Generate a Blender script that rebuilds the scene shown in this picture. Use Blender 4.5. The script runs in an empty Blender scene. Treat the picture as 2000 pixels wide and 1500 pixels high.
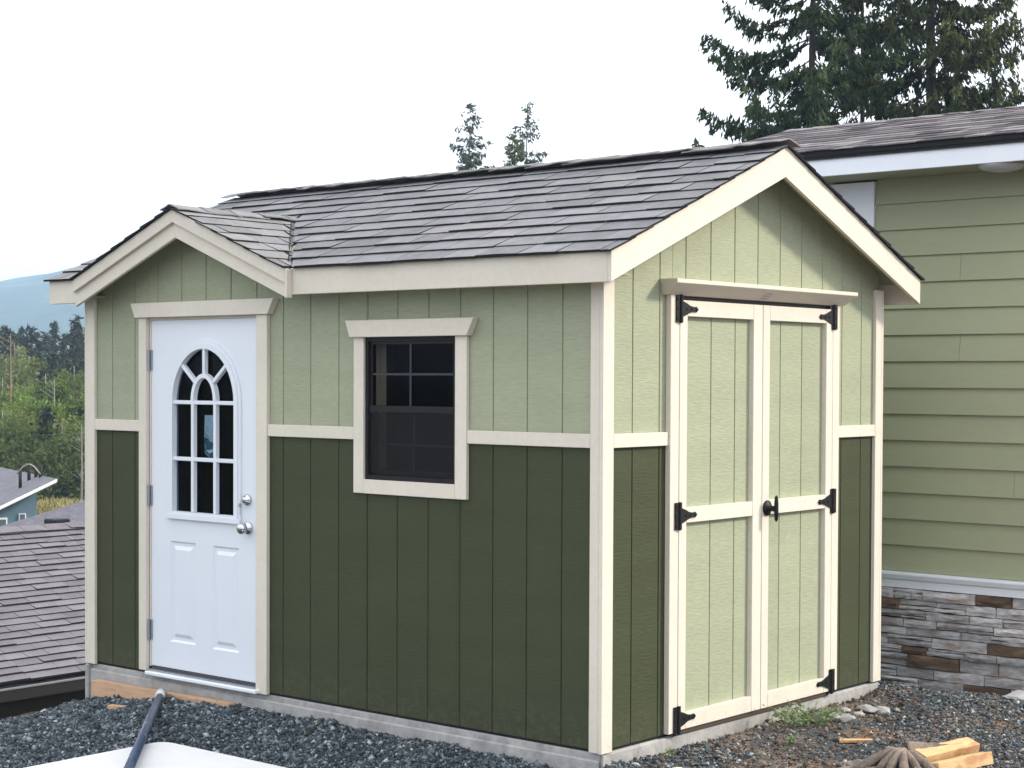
import bpy, bmesh, math, random
import numpy as np
from mathutils import Vector, Matrix
from mathutils.geometry import tessellate_polygon
random.seed(7); rng = np.random.default_rng(7)
D = bpy.data; scene = bpy.context.scene; COL = scene.collection

# ------------------------------------------------------------------ camera
CAM = Vector((4.635, -6.012, 1.628))
YAW, PITCH, ROLL, FPX = 0.7022, -0.0225, 0.0043, 3413.3
fw = Vector((-math.sin(YAW)*math.cos(PITCH), math.cos(YAW)*math.cos(PITCH), math.sin(PITCH)))
r0 = fw.cross(Vector((0, 0, 1))).normalized(); u0 = r0.cross(fw)
rt = math.cos(ROLL)*r0 + math.sin(ROLL)*u0; up = -math.sin(ROLL)*r0 + math.cos(ROLL)*u0
cd = D.cameras.new('camera'); cam = D.objects.new('camera', cd); COL.objects.link(cam)
M = Matrix((rt, up, -fw)).transposed().to_4x4(); M.translation = CAM; cam.matrix_world = M
cd.sensor_width = 36; cd.lens = FPX/2000*36; cd.shift_x = -21/2000; cd.shift_y = 64.3/2000
cd.clip_start = 0.1; cd.clip_end = 6000
scene.camera = cam

# ------------------------------------------------------------------ world, sun, exposure
SUN = Vector((1.0, 1.0, 0.84)).normalized()          # direction towards the sun
w = D.worlds.new('World'); scene.world = w; w.use_nodes = True
nt = w.node_tree; nt.nodes.clear()
out = nt.nodes.new('ShaderNodeOutputWorld'); bg = nt.nodes.new('ShaderNodeBackground')
sky = nt.nodes.new('ShaderNodeTexSky'); sky.sky_type = 'NISHITA'; sky.sun_disc = False
sky.sun_elevation = math.asin(SUN.z); sky.sun_rotation = math.atan2(SUN.x, SUN.y)
sky.air_density = 1.0; sky.dust_density = 1.0
tc = nt.nodes.new('ShaderNodeTexCoord'); nz = nt.nodes.new('ShaderNodeTexNoise')
mp = nt.nodes.new('ShaderNodeMapping'); mp.inputs['Scale'].default_value = (1, 1, 2.6)
nz.inputs['Scale'].default_value = 1.7; nz.inputs['Detail'].default_value = 5
cr = nt.nodes.new('ShaderNodeValToRGB'); cr.color_ramp.elements[0].position = .33; cr.color_ramp.elements[1].position = .47
cr.color_ramp.elements[0].color = (6.0, 6.6, 7.4, 1); cr.color_ramp.elements[1].color = (12.9, 13.0, 13.2, 1)
mx = nt.nodes.new('ShaderNodeMixRGB'); mx.inputs[0].default_value = .88
nt.links.new(tc.outputs['Generated'], mp.inputs['Vector']); nt.links.new(mp.outputs[0], nz.inputs['Vector'])
nt.links.new(nz.outputs[0], cr.inputs[0]); nt.links.new(sky.outputs[0], mx.inputs[1]); nt.links.new(cr.outputs[0], mx.inputs[2])
nt.links.new(mx.outputs[0], bg.inputs[0]); bg.inputs[1].default_value = 0.1
nt.links.new(bg.outputs[0], out.inputs[0])
sd = D.lights.new('sun', 'SUN'); sd.energy = 2.9; sd.angle = math.radians(7); sd.color = (1.0, .92, .76)
so = D.objects.new('sun', sd); COL.objects.link(so); so.rotation_euler = SUN.to_track_quat('Z', 'Y').to_euler()
so.location = (6, 6, 9)
vs = scene.view_settings; vs.view_transform = 'Standard'; vs.look = 'None'; vs.gamma = 1; vs.use_curve_mapping = False
vs.exposure = .8
try:
    scene.cycles.volume_bounces = 1; scene.cycles.max_bounces = 8; scene.cycles.transparent_max_bounces = 12
except Exception: pass

# ------------------------------------------------------------------ materials
def node(n, t, **kw):
    o = n.nodes.new(t)
    for k, v in kw.items():
        if k in o.inputs: o.inputs[k].default_value = v
        else: setattr(o, k, v)
    return o
def mat(name, col, rough=.6, var=.06, vscale=3.0, bump=0.0, bscale=60.0, stretch=(1, 1, 1), objvar=0.0,
        col2=None, c2scale=4.0, c2pos=(.5, .62), attr=None, metallic=0.0, spec=.4, huevar=0.0, bdist=.002, fine=0.0):
    m = D.materials.new(name); m.use_nodes = True; n = m.node_tree; L = n.links
    b = n.nodes['Principled BSDF']; b.inputs['Roughness'].default_value = rough
    b.inputs['Metallic'].default_value = metallic; b.inputs['Specular IOR Level'].default_value = spec
    tc = node(n, 'ShaderNodeTexCoord'); mp = node(n, 'ShaderNodeMapping'); mp.inputs['Scale'].default_value = stretch
    L.new(tc.outputs['Object'], mp.inputs[0])
    base = node(n, 'ShaderNodeRGB'); base.outputs[0].default_value = (*col, 1); cur = base.outputs[0]
    if attr:
        at = node(n, 'ShaderNodeAttribute', attribute_name='rnd'); ra = node(n, 'ShaderNodeValToRGB')
        el = ra.color_ramp.elements
        while len(el) < len(attr): el.new(.5)
        for e, (p, c) in zip(el, attr): e.position = p; e.color = (*c, 1)
        L.new(at.outputs['Fac'], ra.inputs[0]); cur = ra.outputs[0]
    if col2:
        nz = node(n, 'ShaderNodeTexNoise', Scale=c2scale, Detail=6, Roughness=.6)
        ra = node(n, 'ShaderNodeValToRGB'); ra.color_ramp.elements[0].position = c2pos[0]; ra.color_ramp.elements[1].position = c2pos[1]
        mx = node(n, 'ShaderNodeMixRGB'); mx.inputs[2].default_value = (*col2, 1)
        L.new(mp.outputs[0], nz.inputs['Vector']); L.new(nz.outputs[0], ra.inputs[0]); L.new(ra.outputs[0], mx.inputs[0])
        L.new(cur, mx.inputs[1]); cur = mx.outputs[0]
    if var or objvar or fine:
        nz = node(n, 'ShaderNodeTexNoise', Scale=vscale, Detail=5, Roughness=.65); L.new(mp.outputs[0], nz.inputs['Vector'])
        mr = node(n, 'ShaderNodeMapRange'); mr.inputs[1].default_value = .3; mr.inputs[2].default_value = .7
        mr.inputs[3].default_value = 1-var; mr.inputs[4].default_value = 1+var; L.new(nz.outputs[0], mr.inputs[0]); val = mr.outputs[0]
        if fine:
            nf = node(n, 'ShaderNodeTexNoise', Scale=bscale, Detail=2); L.new(mp.outputs[0], nf.inputs['Vector'])
            m4 = node(n, 'ShaderNodeMapRange'); m4.inputs[1].default_value = .3; m4.inputs[2].default_value = .7
            m4.inputs[3].default_value = 1-fine; m4.inputs[4].default_value = 1+fine; L.new(nf.outputs[0], m4.inputs[0])
            mm = node(n, 'ShaderNodeMath', operation='MULTIPLY'); L.new(val, mm.inputs[0]); L.new(m4.outputs[0], mm.inputs[1]); val = mm.outputs[0]
        if objvar:
            oi = node(n, 'ShaderNodeObjectInfo'); m2 = node(n, 'ShaderNodeMapRange')
            m2.inputs[3].default_value = 1-objvar; m2.inputs[4].default_value = 1+objvar; L.new(oi.outputs['Random'], m2.inputs[0])
            mm = node(n, 'ShaderNodeMath', operation='MULTIPLY'); L.new(val, mm.inputs[0]); L.new(m2.outputs[0], mm.inputs[1]); val = mm.outputs[0]
        hs = node(n, 'ShaderNodeHueSaturation'); L.new(cur, hs.inputs['Color']); L.new(val, hs.inputs['Value']); cur = hs.outputs[0]
        if huevar:
            oi = node(n, 'ShaderNodeObjectInfo'); m3 = node(n, 'ShaderNodeMapRange')
            m3.inputs[3].default_value = 1-huevar; m3.inputs[4].default_value = 1+huevar*3
            mo = node(n, 'ShaderNodeMath', operation='FRACT'); mt = node(n, 'ShaderNodeMath', operation='MULTIPLY'); mt.inputs[1].default_value = 17.3
            L.new(oi.outputs['Random'], mt.inputs[0]); L.new(mt.outputs[0], mo.inputs[0]); L.new(mo.outputs[0], m3.inputs[0])
            L.new(m3.outputs[0], hs.inputs['Saturation'])
    L.new(cur, b.inputs['Base Color'])
    if bump:
        nb = node(n, 'ShaderNodeTexNoise', Scale=bscale, Detail=4, Roughness=.6); L.new(mp.outputs[0], nb.inputs['Vector'])
        bp = node(n, 'ShaderNodeBump', Strength=bump, Distance=bdist); L.new(nb.outputs[0], bp.inputs['Height']); L.new(bp.outputs[0], b.inputs['Normal'])
    return m
def foliage(name, ramp, transl=.25):
    m = mat(name, (0, 0, 0), rough=.65, var=.12, vscale=.8, attr=ramp, spec=.2)
    n = m.node_tree; b = n.nodes['Principled BSDF']; o = n.nodes['Material Output']
    t = node(n, 'ShaderNodeBsdfTranslucent'); x = node(n, 'ShaderNodeMixShader'); x.inputs[0].default_value = transl
    src = b.inputs['Base Color'].links[0].from_socket
    n.links.new(src, t.inputs[0]); n.links.new(b.outputs[0], x.inputs[1]); n.links.new(t.outputs[0], x.inputs[2]); n.links.new(x.outputs[0], o.inputs[0])
    return m
def glass_mat(name, tint=(.75, .8, .85), refl=.03):
    m = D.materials.new(name); m.use_nodes = True; n = m.node_tree; n.nodes.clear()
    o = node(n, 'ShaderNodeOutputMaterial'); t = node(n, 'ShaderNodeBsdfTransparent'); t.inputs[0].default_value = (*tint, 1)
    g = node(n, 'ShaderNodeBsdfGlossy', Roughness=.02); x = node(n, 'ShaderNodeMixShader'); lw = node(n, 'ShaderNodeFresnel', IOR=1.10)
    n.links.new(lw.outputs[0], x.inputs[0]); n.links.new(t.outputs[0], x.inputs[1]); n.links.new(g.outputs[0], x.inputs[2]); n.links.new(x.outputs[0], o.inputs[0])
    return m
def add_splash(m, col, h):
    n = m.node_tree; L = n.links; b = n.nodes['Principled BSDF']; src = b.inputs['Base Color'].links[0].from_socket
    g = node(n, 'ShaderNodeTexCoord'); sx = node(n, 'ShaderNodeSeparateXYZ'); L.new(g.outputs['Object'], sx.inputs[0])
    z = node(n, 'ShaderNodeMapRange'); z.inputs[1].default_value = h; z.inputs[2].default_value = 0.0; z.inputs[3].default_value = 0; z.inputs[4].default_value = .28
    L.new(sx.outputs[2], z.inputs[0]); q = node(n, 'ShaderNodeTexNoise', Scale=22, Detail=7, Roughness=.75); L.new(g.outputs['Object'], q.inputs['Vector'])
    r_ = node(n, 'ShaderNodeMapRange'); r_.inputs[1].default_value = .48; r_.inputs[2].default_value = .66; L.new(q.outputs[0], r_.inputs[0])
    mu = node(n, 'ShaderNodeMath', operation='MULTIPLY'); L.new(z.outputs[0], mu.inputs[0]); L.new(r_.outputs[0], mu.inputs[1])
    mx = node(n, 'ShaderNodeMixRGB'); mx.inputs[2].default_value = (*col, 1); L.new(mu.outputs[0], mx.inputs[0]); L.new(src, mx.inputs[1]); L.new(mx.outputs[0], b.inputs['Base Color'])
def smat(name, col, var):   # rough-sawn painted plywood: short horizontal saw marks
    m = mat(name, col, rough=.62, var=var, vscale=2.0, bump=.75, bscale=34, stretch=(.55, .55, 3.4), objvar=.022, fine=.06, bdist=.003, spec=.18)
    return m
LG = smat('light_green_paint', (.328, .347, .240), .06)
DG = smat('dark_green_paint', (.049, .057, .028), .10)
CREAM = mat('cream_paint', (.66, .597, .508), rough=.5, var=.035, vscale=5, bump=.35, bscale=40, stretch=(1, 1, 1), objvar=.02, col2=(.66, .58, .50), c2scale=9, c2pos=(.6, .75), fine=.02)
WHITE = mat('white_door_paint', (.72, .745, .80), rough=.35, var=.012, vscale=4, bump=.04, bscale=80)
WTRIM = mat('white_trim_paint', (.78, .80, .85), rough=.4, var=.03, vscale=4, bump=.1, bscale=50)
SH = mat('asphalt_shingle', (.200, .199, .208), rough=.9, var=.16, vscale=9, bump=.9, bscale=260, objvar=.15, huevar=.15, fine=.22, spec=.25, bdist=.003)
SHW = mat('asphalt_shingle_warm', (.225, .215, .22), rough=.9, var=.16, vscale=9, bump=.9, bscale=260, objvar=.1, fine=.22, spec=.25, bdist=.003)
SHN = mat('neighbour_shingle', (.158, .148, .165), rough=.9, var=.14, vscale=3, bump=.9, bscale=120, objvar=.17, huevar=.12, fine=.18, spec=.2, bdist=.004)
SHH = mat('house_shingle', (.1, .09, .095), rough=.95, attr=[(0, (.055, .048, .054)), (.5, (.13, .115, .125)), (1, (.26, .235, .235))], var=.2, vscale=14, spec=.15, bump=.8, bscale=200)
DECK = mat('roof_felt', (.02, .02, .022), rough=.9)
CONC = mat('concrete', (.36, .345, .335), rough=.9, var=.22, vscale=5, bump=.8, bscale=30, col2=(.22, .21, .21), c2scale=7, c2pos=(.5, .8), fine=.1, bdist=.006)
BLACK = mat('black_iron', (.006, .006, .007), rough=.55, var=.1, spec=.25)
BRZ = mat('dark_bronze_frame', (.010, .008, .010), rough=.45, spec=.25)
CHROME = mat('satin_nickel', (.55, .55, .56), rough=.22, metallic=1)
STEEL = mat('hinge_steel', (.36, .37, .40), rough=.4, metallic=.85)
GLASS = glass_mat('window_glass')
add_splash(DG, (.16, .145, .125), .22); add_splash(CREAM, (.36, .31, .26), .14)
INNER = mat('interior_shade', (.012, .011, .011), rough=.9, var=.2)  # near-black colour stands in for the unlit inside of the shed
STUD = mat('raw_stud_wood', (.90, .62, .36), rough=.8, var=.15, stretch=(8, 8, .6), vscale=6)
PINE = mat('fresh_lumber', (.58, .36, .22), rough=.75, var=.2, vscale=5, stretch=(1, 6, 6), bump=.3, bscale=20, col2=(.40, .25, .17), c2scale=5)
WOODS = mat('split_firewood', (.62, .40, .20), rough=.75, var=.2, vscale=8, stretch=(1, 3, 3), bump=.5, bscale=30, col2=(.42, .22, .10), c2scale=6)
LAP = mat('sage_lap_siding', (.322, .335, .213), rough=.6, var=.035, vscale=2, bump=.25, bscale=24, stretch=(.35, 1, 3), objvar=.012, fine=.015)
STONE = mat('ledge_stone', (.47, .45, .455), rough=.9, var=.3, vscale=9, bump=1.0, bscale=26, stretch=(.7, 1, 2.2), objvar=.27, fine=.2, bdist=.012, col2=(.34, .29, .26), c2scale=8)
STONEB = mat('brown_ledge_stone', (.115, .075, .052), rough=.9, var=.35, vscale=9, bump=1.0, bscale=26, stretch=(.7, 1, 2), objvar=.2, bdist=.01, col2=(.2, .13, .085), c2scale=7)
BARK = mat('bark', (.055, .045, .04), rough=.95, var=.35, vscale=8, bump=1, bscale=20, bdist=.02)
PALEBARK = mat('pale_bark', (.34, .31, .27), rough=.9, var=.25, vscale=5)
EDGE = mat('cut_asphalt_edge', (.028, .027, .029), rough=.95, spec=.1)

# ------------------------------------------------------------------ helpers
WL = {}
def link(o, parent=None):
    COL.objects.link(o)
    if parent is not None:
        o.parent = parent; o.matrix_parent_inverse = Matrix.Translation(-WL.get(parent.name, Vector((0, 0, 0))))
    return o
def tag(o, label=None, cat=None, group=None, kind=None):
    if label: o['label'] = label
    if cat: o['category'] = cat
    if group: o['group'] = group
    if kind: o['kind'] = kind
    return o
def thing(name, label, cat, loc=(0, 0, 0), group=None):
    o = D.objects.new(name, None); COL.objects.link(o); o.location = loc; o.empty_display_size = .1
    WL[o.name] = Vector(loc); return tag(o, label, cat, group)
def from_bm(name, bm, m, parent=None, smooth=False):
    me = D.meshes.new(name); bm.normal_update(); bm.to_mesh(me); bm.free(); me.materials.append(m)
    if smooth:
        for p in me.polygons: p.use_smooth = True
    return link(D.objects.new(name, me), parent)
def bm_box(bm, x0, x1, y0, y1, z0, z1):
    v = [bm.verts.new((x, y, z)) for x in (x0, x1) for y in (y0, y1) for z in (z0, z1)]
    for f in ((0, 1, 3, 2), (4, 6, 7, 5), (0, 4, 5, 1), (2, 3, 7, 6), (0, 2, 6, 4), (1, 5, 7, 3)): bm.faces.new([v[i] for i in f])
def bevel(bm, w, seg=1):
    if w: bmesh.ops.bevel(bm, geom=bm.edges[:], offset=w, segments=seg, affect='EDGES', clamp_overlap=True)
def box(name, x0, x1, y0, y1, z0, z1, m, parent=None, bev=.002):
    bm = bmesh.new(); bm_box(bm, min(x0, x1), max(x0, x1), min(y0, y1), max(y0, y1), min(z0, z1), max(z0, z1))
    bevel(bm, bev); return from_bm(name, bm, m, parent)
def bm_prism(bm, pts, axis, a0, a1):
    """polygon pts in the plane across the axis, extruded a0..a1. axis y: (x,z); x: (y,z); z: (x,y)"""
    def mk(p, a): return {'y': (p[0], a, p[1]), 'x': (a, p[0], p[1]), 'z': (p[0], p[1], a)}[axis]
    A = [bm.verts.new(mk(p, a0)) for p in pts]; B = [bm.verts.new(mk(p, a1)) for p in pts]
    n = len(pts); fs = [bm.faces.new(A), bm.faces.new(B[::-1])]
    for i in range(n): fs.append(bm.faces.new((A[i], B[i], B[(i+1) % n], A[(i+1) % n])))
    bmesh.ops.recalc_face_normals(bm, faces=fs)
def prism(name, pts, axis, a0, a1, m, parent=None, bev=.002):
    bm = bmesh.new(); bm_prism(bm, pts, axis, a0, a1); bevel(bm, bev); return from_bm(name, bm, m, parent)
def holed(name, outer, holes, y0, y1, m, parent=None):
    """plate in the xz plane with holes, thick from y0 (front) to y1"""
    loops = [outer]+holes; flat = [p for l in loops for p in l]
    tri = tessellate_polygon([[Vector((p[0], p[1], 0)) for p in l] for l in loops])
    bm = bmesh.new(); A = [bm.verts.new((p[0], y0, p[1])) for p in flat]; B = [bm.verts.new((p[0], y1, p[1])) for p in flat]
    for t in tri:
        try: bm.faces.new([A[i] for i in t]); bm.faces.new([B[i] for i in t[::-1]])
        except ValueError: pass
    k = 0
    for l in loops:
        n = len(l)
        for i in range(n): bm.faces.new((A[k+i], A[k+(i+1) % n], B[k+(i+1) % n], B[k+i]))
        k += n
    bmesh.ops.recalc_face_normals(bm, faces=bm.faces[:]); return from_bm(name, bm, m, parent)
def tube_bm(bm, pts, rad, n=8, cap=True):
    pts = [Vector(p) for p in pts]; rings = []
    for i, p in enumerate(pts):
        d = (pts[min(i+1, len(pts)-1)]-pts[max(i-1, 0)]).normalized()
        a = d.orthogonal().normalized(); b = d.cross(a); r = rad[i] if hasattr(rad, '__len__') else rad
        if i and rings:
            # keep frames aligned
            pa = (rings[-1][0].co-pts[i-1]).normalized(); a = (pa-d*pa.dot(d)).normalized(); b = d.cross(a)
        rings.append([bm.verts.new(p+(a*math.cos(t)+b*math.sin(t))*r) for t in [2*math.pi*k/n for k in range(n)]])
    for i in range(len(rings)-1):
        for k in range(n): bm.faces.new((rings[i][k], rings[i][(k+1) % n], rings[i+1][(k+1) % n], rings[i+1][k]))
    if cap: bm.faces.new(rings[0][::-1]); bm.faces.new(rings[-1])
def tube(name, pts, rad, m, parent=None, n=8, smooth=True):
    bm = bmesh.new(); tube_bm(bm, pts, rad, n); return from_bm(name, bm, m, parent, smooth)
def lathe(name, prof, axis_o, axis_d, m, parent=None, n=20):
    """profile (distance along the axis, radius)"""
    bm = bmesh.new(); d = Vector(axis_d).normalized(); a = d.orthogonal().normalized(); b = d.cross(a); o = Vector(axis_o); R = []
    for s, r in prof: R.append([bm.verts.new(o+d*s+(a*math.cos(t)+b*math.sin(t))*max(r, 1e-4)) for t in [2*math.pi*k/n for k in range(n)]])
    for i in range(len(R)-1):
        for k in range(n): bm.faces.new((R[i][k], R[i][(k+1) % n], R[i+1][(k+1) % n], R[i+1][k]))
    bm.faces.new(R[0][::-1]); bm.faces.new(R[-1]); bmesh.ops.recalc_face_normals(bm, faces=bm.faces[:])
    return from_bm(name, bm, m, parent, True)
def mesh_np(name, V, F, m, parent=None, rnd=None, smooth=False):
    """V (N,3), F (M,k) -> one mesh; rnd per vertex"""
    V = np.ascontiguousarray(V, dtype=np.float32); F = np.ascontiguousarray(F, dtype=np.int32); k = F.shape[1]
    me = D.meshes.new(name); me.vertices.add(len(V)); me.vertices.foreach_set('co', V.ravel())
    me.loops.add(F.size); me.loops.foreach_set('vertex_index', F.ravel())
    me.polygons.add(len(F)); me.polygons.foreach_set('loop_start', np.arange(0, F.size, k, dtype=np.int32))
    if smooth: me.polygons.foreach_set('use_smooth', np.ones(len(F), dtype=bool))
    me.update(calc_edges=True)
    if rnd is not None:
        a = me.attributes.new('rnd', 'FLOAT', 'POINT'); a.data.foreach_set('value', np.ascontiguousarray(rnd, dtype=np.float32))
    me.materials.append(m); return link(D.objects.new(name, me), parent)
def at(px, t):
    """map position seen in column px (of the 2000 px photograph) at depth t metres"""
    o = (px-1021)/FPX; return (CAM.x+t*(-.646+o*.763), CAM.y+t*(.763+o*.646))

# ------------------------------------------------------------------ terrain
def sstep(x, a, b):
    t = np.clip((x-a)/(b-a), 0, 1); return t*t*(3-2*t)
_ph = rng.uniform(0, 6.28, (14,)); _dr = rng.uniform(-1, 1, (14, 2))
def bumps(x, y, f, a):
    z = 0
    for i in range(7):
        k = f*(1+.6*i); z = z + a/(1+.6*i)*np.sin(k*(_dr[i, 0]*x+_dr[i, 1]*y)*1.6+_ph[i])*np.cos(k*(_dr[i+7, 0]*x+_dr[i+7, 1]*y)*1.3+_ph[i+7])
    return z
def ground_z(x, y):
    x = np.asarray(x, float); y = np.asarray(y, float)
    zl = -.105-.085*sstep(-x, 2.7, 3.6)-.055*sstep(-y, .1, .9)              # before the long wall
    zg = -.042-.13*sstep(y, 2.5, 3.2)-.05*sstep(-y, .1, 1.2)-.03*sstep(x, .8, 3)    # before the double doors
    k = sstep(x, -.05, .12)*sstep(y, -1.2, -.02)+sstep(x, .1, 1.5)*(1-sstep(y, -1.2, -.02))
    k = np.maximum(k, sstep(y, 1.9, 2.5)*sstep(x, -3.2, -2.6))
    z = zl*(1-k)+zg*k
    z = z+bumps(x, y, 4.0, .012)+bumps(x, y, 13.0, .004)
    d = -x-3.5
    fall = .13*sstep(d, 0, .5)+.12*np.clip(d, 0, 1.2)+3.3*sstep(d, 1.0, 5.5)
    z = z-fall
    r = np.hypot(x+10, y)
    z = z-6*sstep(r, 150, 900)*0
    return z
def edges(lo, fine_lo, fine_hi, hi, step):
    a = list(np.arange(fine_lo, fine_hi+1e-6, step)); s = step; p = fine_hi
    while p < hi: s *= 1.35; p += s; a.append(min(p, hi))
    s = step; p = fine_lo; b = []
    while p > lo: s *= 1.35; p -= s; b.append(max(p, lo))
    return np.array(b[::-1]+a)
gx = edges(-2600, -6, 3, 1500, .05); gy = edges(-1500, -2.6, 4, 2600, .05)
X, Y = np.meshgrid(gx, gy, indexing='ij'); Z = ground_z(X, Y)
# hollow the ground under the buildings so that it never shows inside
ins = (X > -3.5) & (X < -.1) & (Y > .15) & (Y < 2.3); Z = np.where(ins, -.35, Z)
V = np.stack([X.ravel(), Y.ravel(), Z.ravel()], 1); nx, ny = X.shape
I = np.arange(nx*ny).reshape(nx, ny)
F = np.stack([I[:-1, :-1].ravel(), I[1:, :-1].ravel(), I[1:, 1:].ravel(), I[:-1, 1:].ravel()], 1)
def ground_mat():
    m = D.materials.new('ground_dirt'); m.use_nodes = True; n = m.node_tree; L = n.links; b = n.nodes['Principled BSDF']
    b.inputs['Roughness'].default_value = .95; b.inputs['Specular IOR Level'].default_value = .15
    tc = node(n, 'ShaderNodeTexCoord'); sx = node(n, 'ShaderNodeSeparateXYZ'); L.new(tc.outputs['Object'], sx.inputs[0])
    def noise(s, d=6): 
        q = node(n, 'ShaderNodeTexNoise', Scale=s, Detail=d, Roughness=.7); L.new(tc.outputs['Object'], q.inputs['Vector']); return q.outputs[0]
    def ramp(src, st):
        r = node(n, 'ShaderNodeValToRGB'); el = r.color_ramp.elements
        while len(el) < len(st): el.new(.5)
        for e, (p, c) in zip(el, st): e.position = p; e.color = (*c, 1)
        L.new(src, r.inputs[0]); return r.outputs[0]
    def mix(f, a, c):
        q = node(n, 'ShaderNodeMixRGB')
        if isinstance(f, float): q.inputs[0].default_value = f
        else: L.new(f, q.inputs[0])
        L.new(a, q.inputs[1]); L.new(c, q.inputs[2]); return q.outputs[0]
    grav = ramp(noise(95), [(.35, (.018, .022, .028)), (.5, (.05, .06, .07)), (.66, (.15, .17, .19))])
    dirt = ramp(noise(60), [(.35, (.07, .052, .04)), (.52, (.19, .15, .12)), (.68, (.36, .30, .25))])
    rust = ramp(noise(45), [(.35, (.10, .05, .022)), (.52, (.26, .13, .055)), (.68, (.46, .28, .14))]); dirt = mix(ramp(noise(2.3), [(.50, (0, 0, 0)), (.60, (1, 1, 1))]), dirt, rust)
    grass = ramp(noise(.5), [(.35, (.05, .07, .025)), (.6, (.16, .16, .06))])
    olive = ramp(noise(14), [(.35, (.035, .03, .016)), (.6, (.085, .075, .04))])
    mr = node(n, 'ShaderNodeMapRange'); mr.inputs[1].default_value = -.1; mr.inputs[2].default_value = .12; L.new(sx.outputs[0], mr.inputs[0])
    pn = ramp(noise(1.6), [(.42, (0, 0, 0)), (.58, (1, 1, 1))])
    mm = node(n, 'ShaderNodeMath', operation='MULTIPLY'); L.new(mr.outputs[0], mm.inputs[0]); L.new(pn, mm.inputs[1])
    c = mix(mm.outputs[0], grav, dirt)
    m2 = node(n, 'ShaderNodeMapRange'); m2.inputs[1].default_value = -3.75; m2.inputs[2].default_value = -4.1; L.new(sx.outputs[0], m2.inputs[0])
    c = mix(m2.outputs[0], c, olive)
    m3 = node(n, 'ShaderNodeMapRange'); m3.inputs[1].default_value = -8; m3.inputs[2].default_value = -14; L.new(sx.outputs[0], m3.inputs[0])
    c = mix(m3.outputs[0], c, grass)
    L.new(c, b.inputs['Base Color'])
    bp = node(n, 'ShaderNodeBump', Strength=.9, Distance=.01); L.new(noise(70), bp.inputs['Height']); L.new(bp.outputs[0], b.inputs['Normal'])
    return m
g = mesh_np('ground', V, F, ground_mat(), smooth=True); tag(g, kind='structure')

# far mountain ridge (real distance shortened to 1.5 km)
def mountain():
    ang = np.radians(np.linspace(-75, 60, 260)); R = np.linspace(850, 1700, 26)
    A, RR = np.meshgrid(ang, R, indexing='ij')
    base = np.radians(40.2)+.28        # bearing of the visible piece, left of the view axis
    px = 1021-np.tan(A+0.0)*FPX
    crest = .76*(112+420*np.clip(.268-A, -.12, .06)+22*np.sin(A*3.1+.6)+9*np.sin(A*11+1)+4*np.sin(A*31)+2.2*np.sin(A*83+2))
    prof = np.sin(np.clip((RR-850)/850, 0, 1)*math.pi/2)**1.1
    n2 = 4.6*np.sin(A*140+RR*.02)+3.5*np.sin(A*57-RR*.013)+2.6*np.sin(A*251+RR*.05)
    Zm = -6+crest*prof+n2*prof*(1-prof)*2.2
    bear = np.radians(40.2)+A
    Xm = CAM.x-np.sin(bear)*RR; Ym = CAM.y+np.cos(bear)*RR
    V = np.stack([Xm.ravel(), Ym.ravel(), Zm.ravel()], 1); a, b = A.shape; I = np.arange(a*b).reshape(a, b)
    F = np.stack([I[:-1, :-1].ravel(), I[1:, :-1].ravel(), I[1:, 1:].ravel(), I[:-1, 1:].ravel()], 1)
    m = mat('forested_slope', (.035, .055, .04), rough=1, var=.3, vscale=.02, col2=(.10, .12, .08), c2scale=.012, c2pos=(.52, .6), spec=0)
    tag(mesh_np('mountain', V, F, m, smooth=True), kind='structure')
mountain()

# ================================================================== THE SHED
S = .2032; XL = -18*S-.03; W = 12*S
OX, OY = .164, .156
ZE, ZP = 2.165, 2.744; SL = (ZP-ZE)/(6*S+OY)
zmain = lambda y: ZE+SL*(min(y, 2*6*S-y)+OY)
DX, DZ, DS, DY = -2.70, 2.505, .395, -.176           # dormer ridge x, z, slope, front plane
zdorm = lambda x: DZ-DS*abs(x-DX)
shed = thing('garden_shed', 'two-tone green garden shed with cream trim, white door and shingled gable roof', 'shed', (0, 0, -.1))

def pieces(a, b, z0, topf, holes, peak=None):
    """cells of the strip a..b above z0 below topf, minus rectangular holes (u0,u1,z0,z1)"""
    cells = [(a, b, z0, None)]
    for (h0, h1, g0, g1) in holes:
        nc = []
        for (p, q, r, s) in cells:
            top = s if s is not None else 9
            if h1 <= p or h0 >= q or g1 <= r or g0 >= top: nc.append((p, q, r, s)); continue
            if h0 > p: nc.append((p, h0, r, s))
            if h1 < q: nc.append((h1, q, r, s))
            c0, c1 = max(p, h0), min(q, h1)
            if g0 > r: nc.append((c0, c1, r, g0))
            if g1 < top: nc.append((c0, c1, g1, s))
        cells = nc
    out = []
    for (p, q, r, s) in cells:
        if q-p < .004: continue
        if s is None:
            tp, tq = topf(p), topf(q)
            if min(tp, tq) <= r+.005: continue
            pts = [(p, r), (q, r), (q, tq)]
            if peak is not None and p < peak < q: pts.append((peak, topf(peak)))
            pts.append((p, tp))
        else: pts = [(p, r), (q, r), (q, s), (p, s)]
        out.append(pts)
    return out
def siding(axis, edges_, z0, topf, holes, face, back, m, parent, peak=None, gap=.0026):
    for a, b in zip(edges_[:-1], edges_[1:]):
        lo, hi = min(a, b)+gap, max(a, b)-gap
        if hi-lo < .01: continue
        ps = pieces(lo, hi, z0, topf, holes, peak)
        if not ps: continue
        bm = bmesh.new()
        for p in ps: bm_prism(bm, p, axis, face, back)
        bevel(bm, .0018); from_bm('siding_board', bm, m, parent)
DOOR = (-3.150, -2.215, 0.0, 1.950); WIN = (-1.450, -.848, 1.130, 1.822)
GD = (.52, 1.925, 0.0, 2.0)
le = [-.019-k*S for k in range(0, 18)]+[XL]; le[0] = 0.0
ge = [0.0]+[.016+k*S for k in range(1, 12)]+[W]
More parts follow.
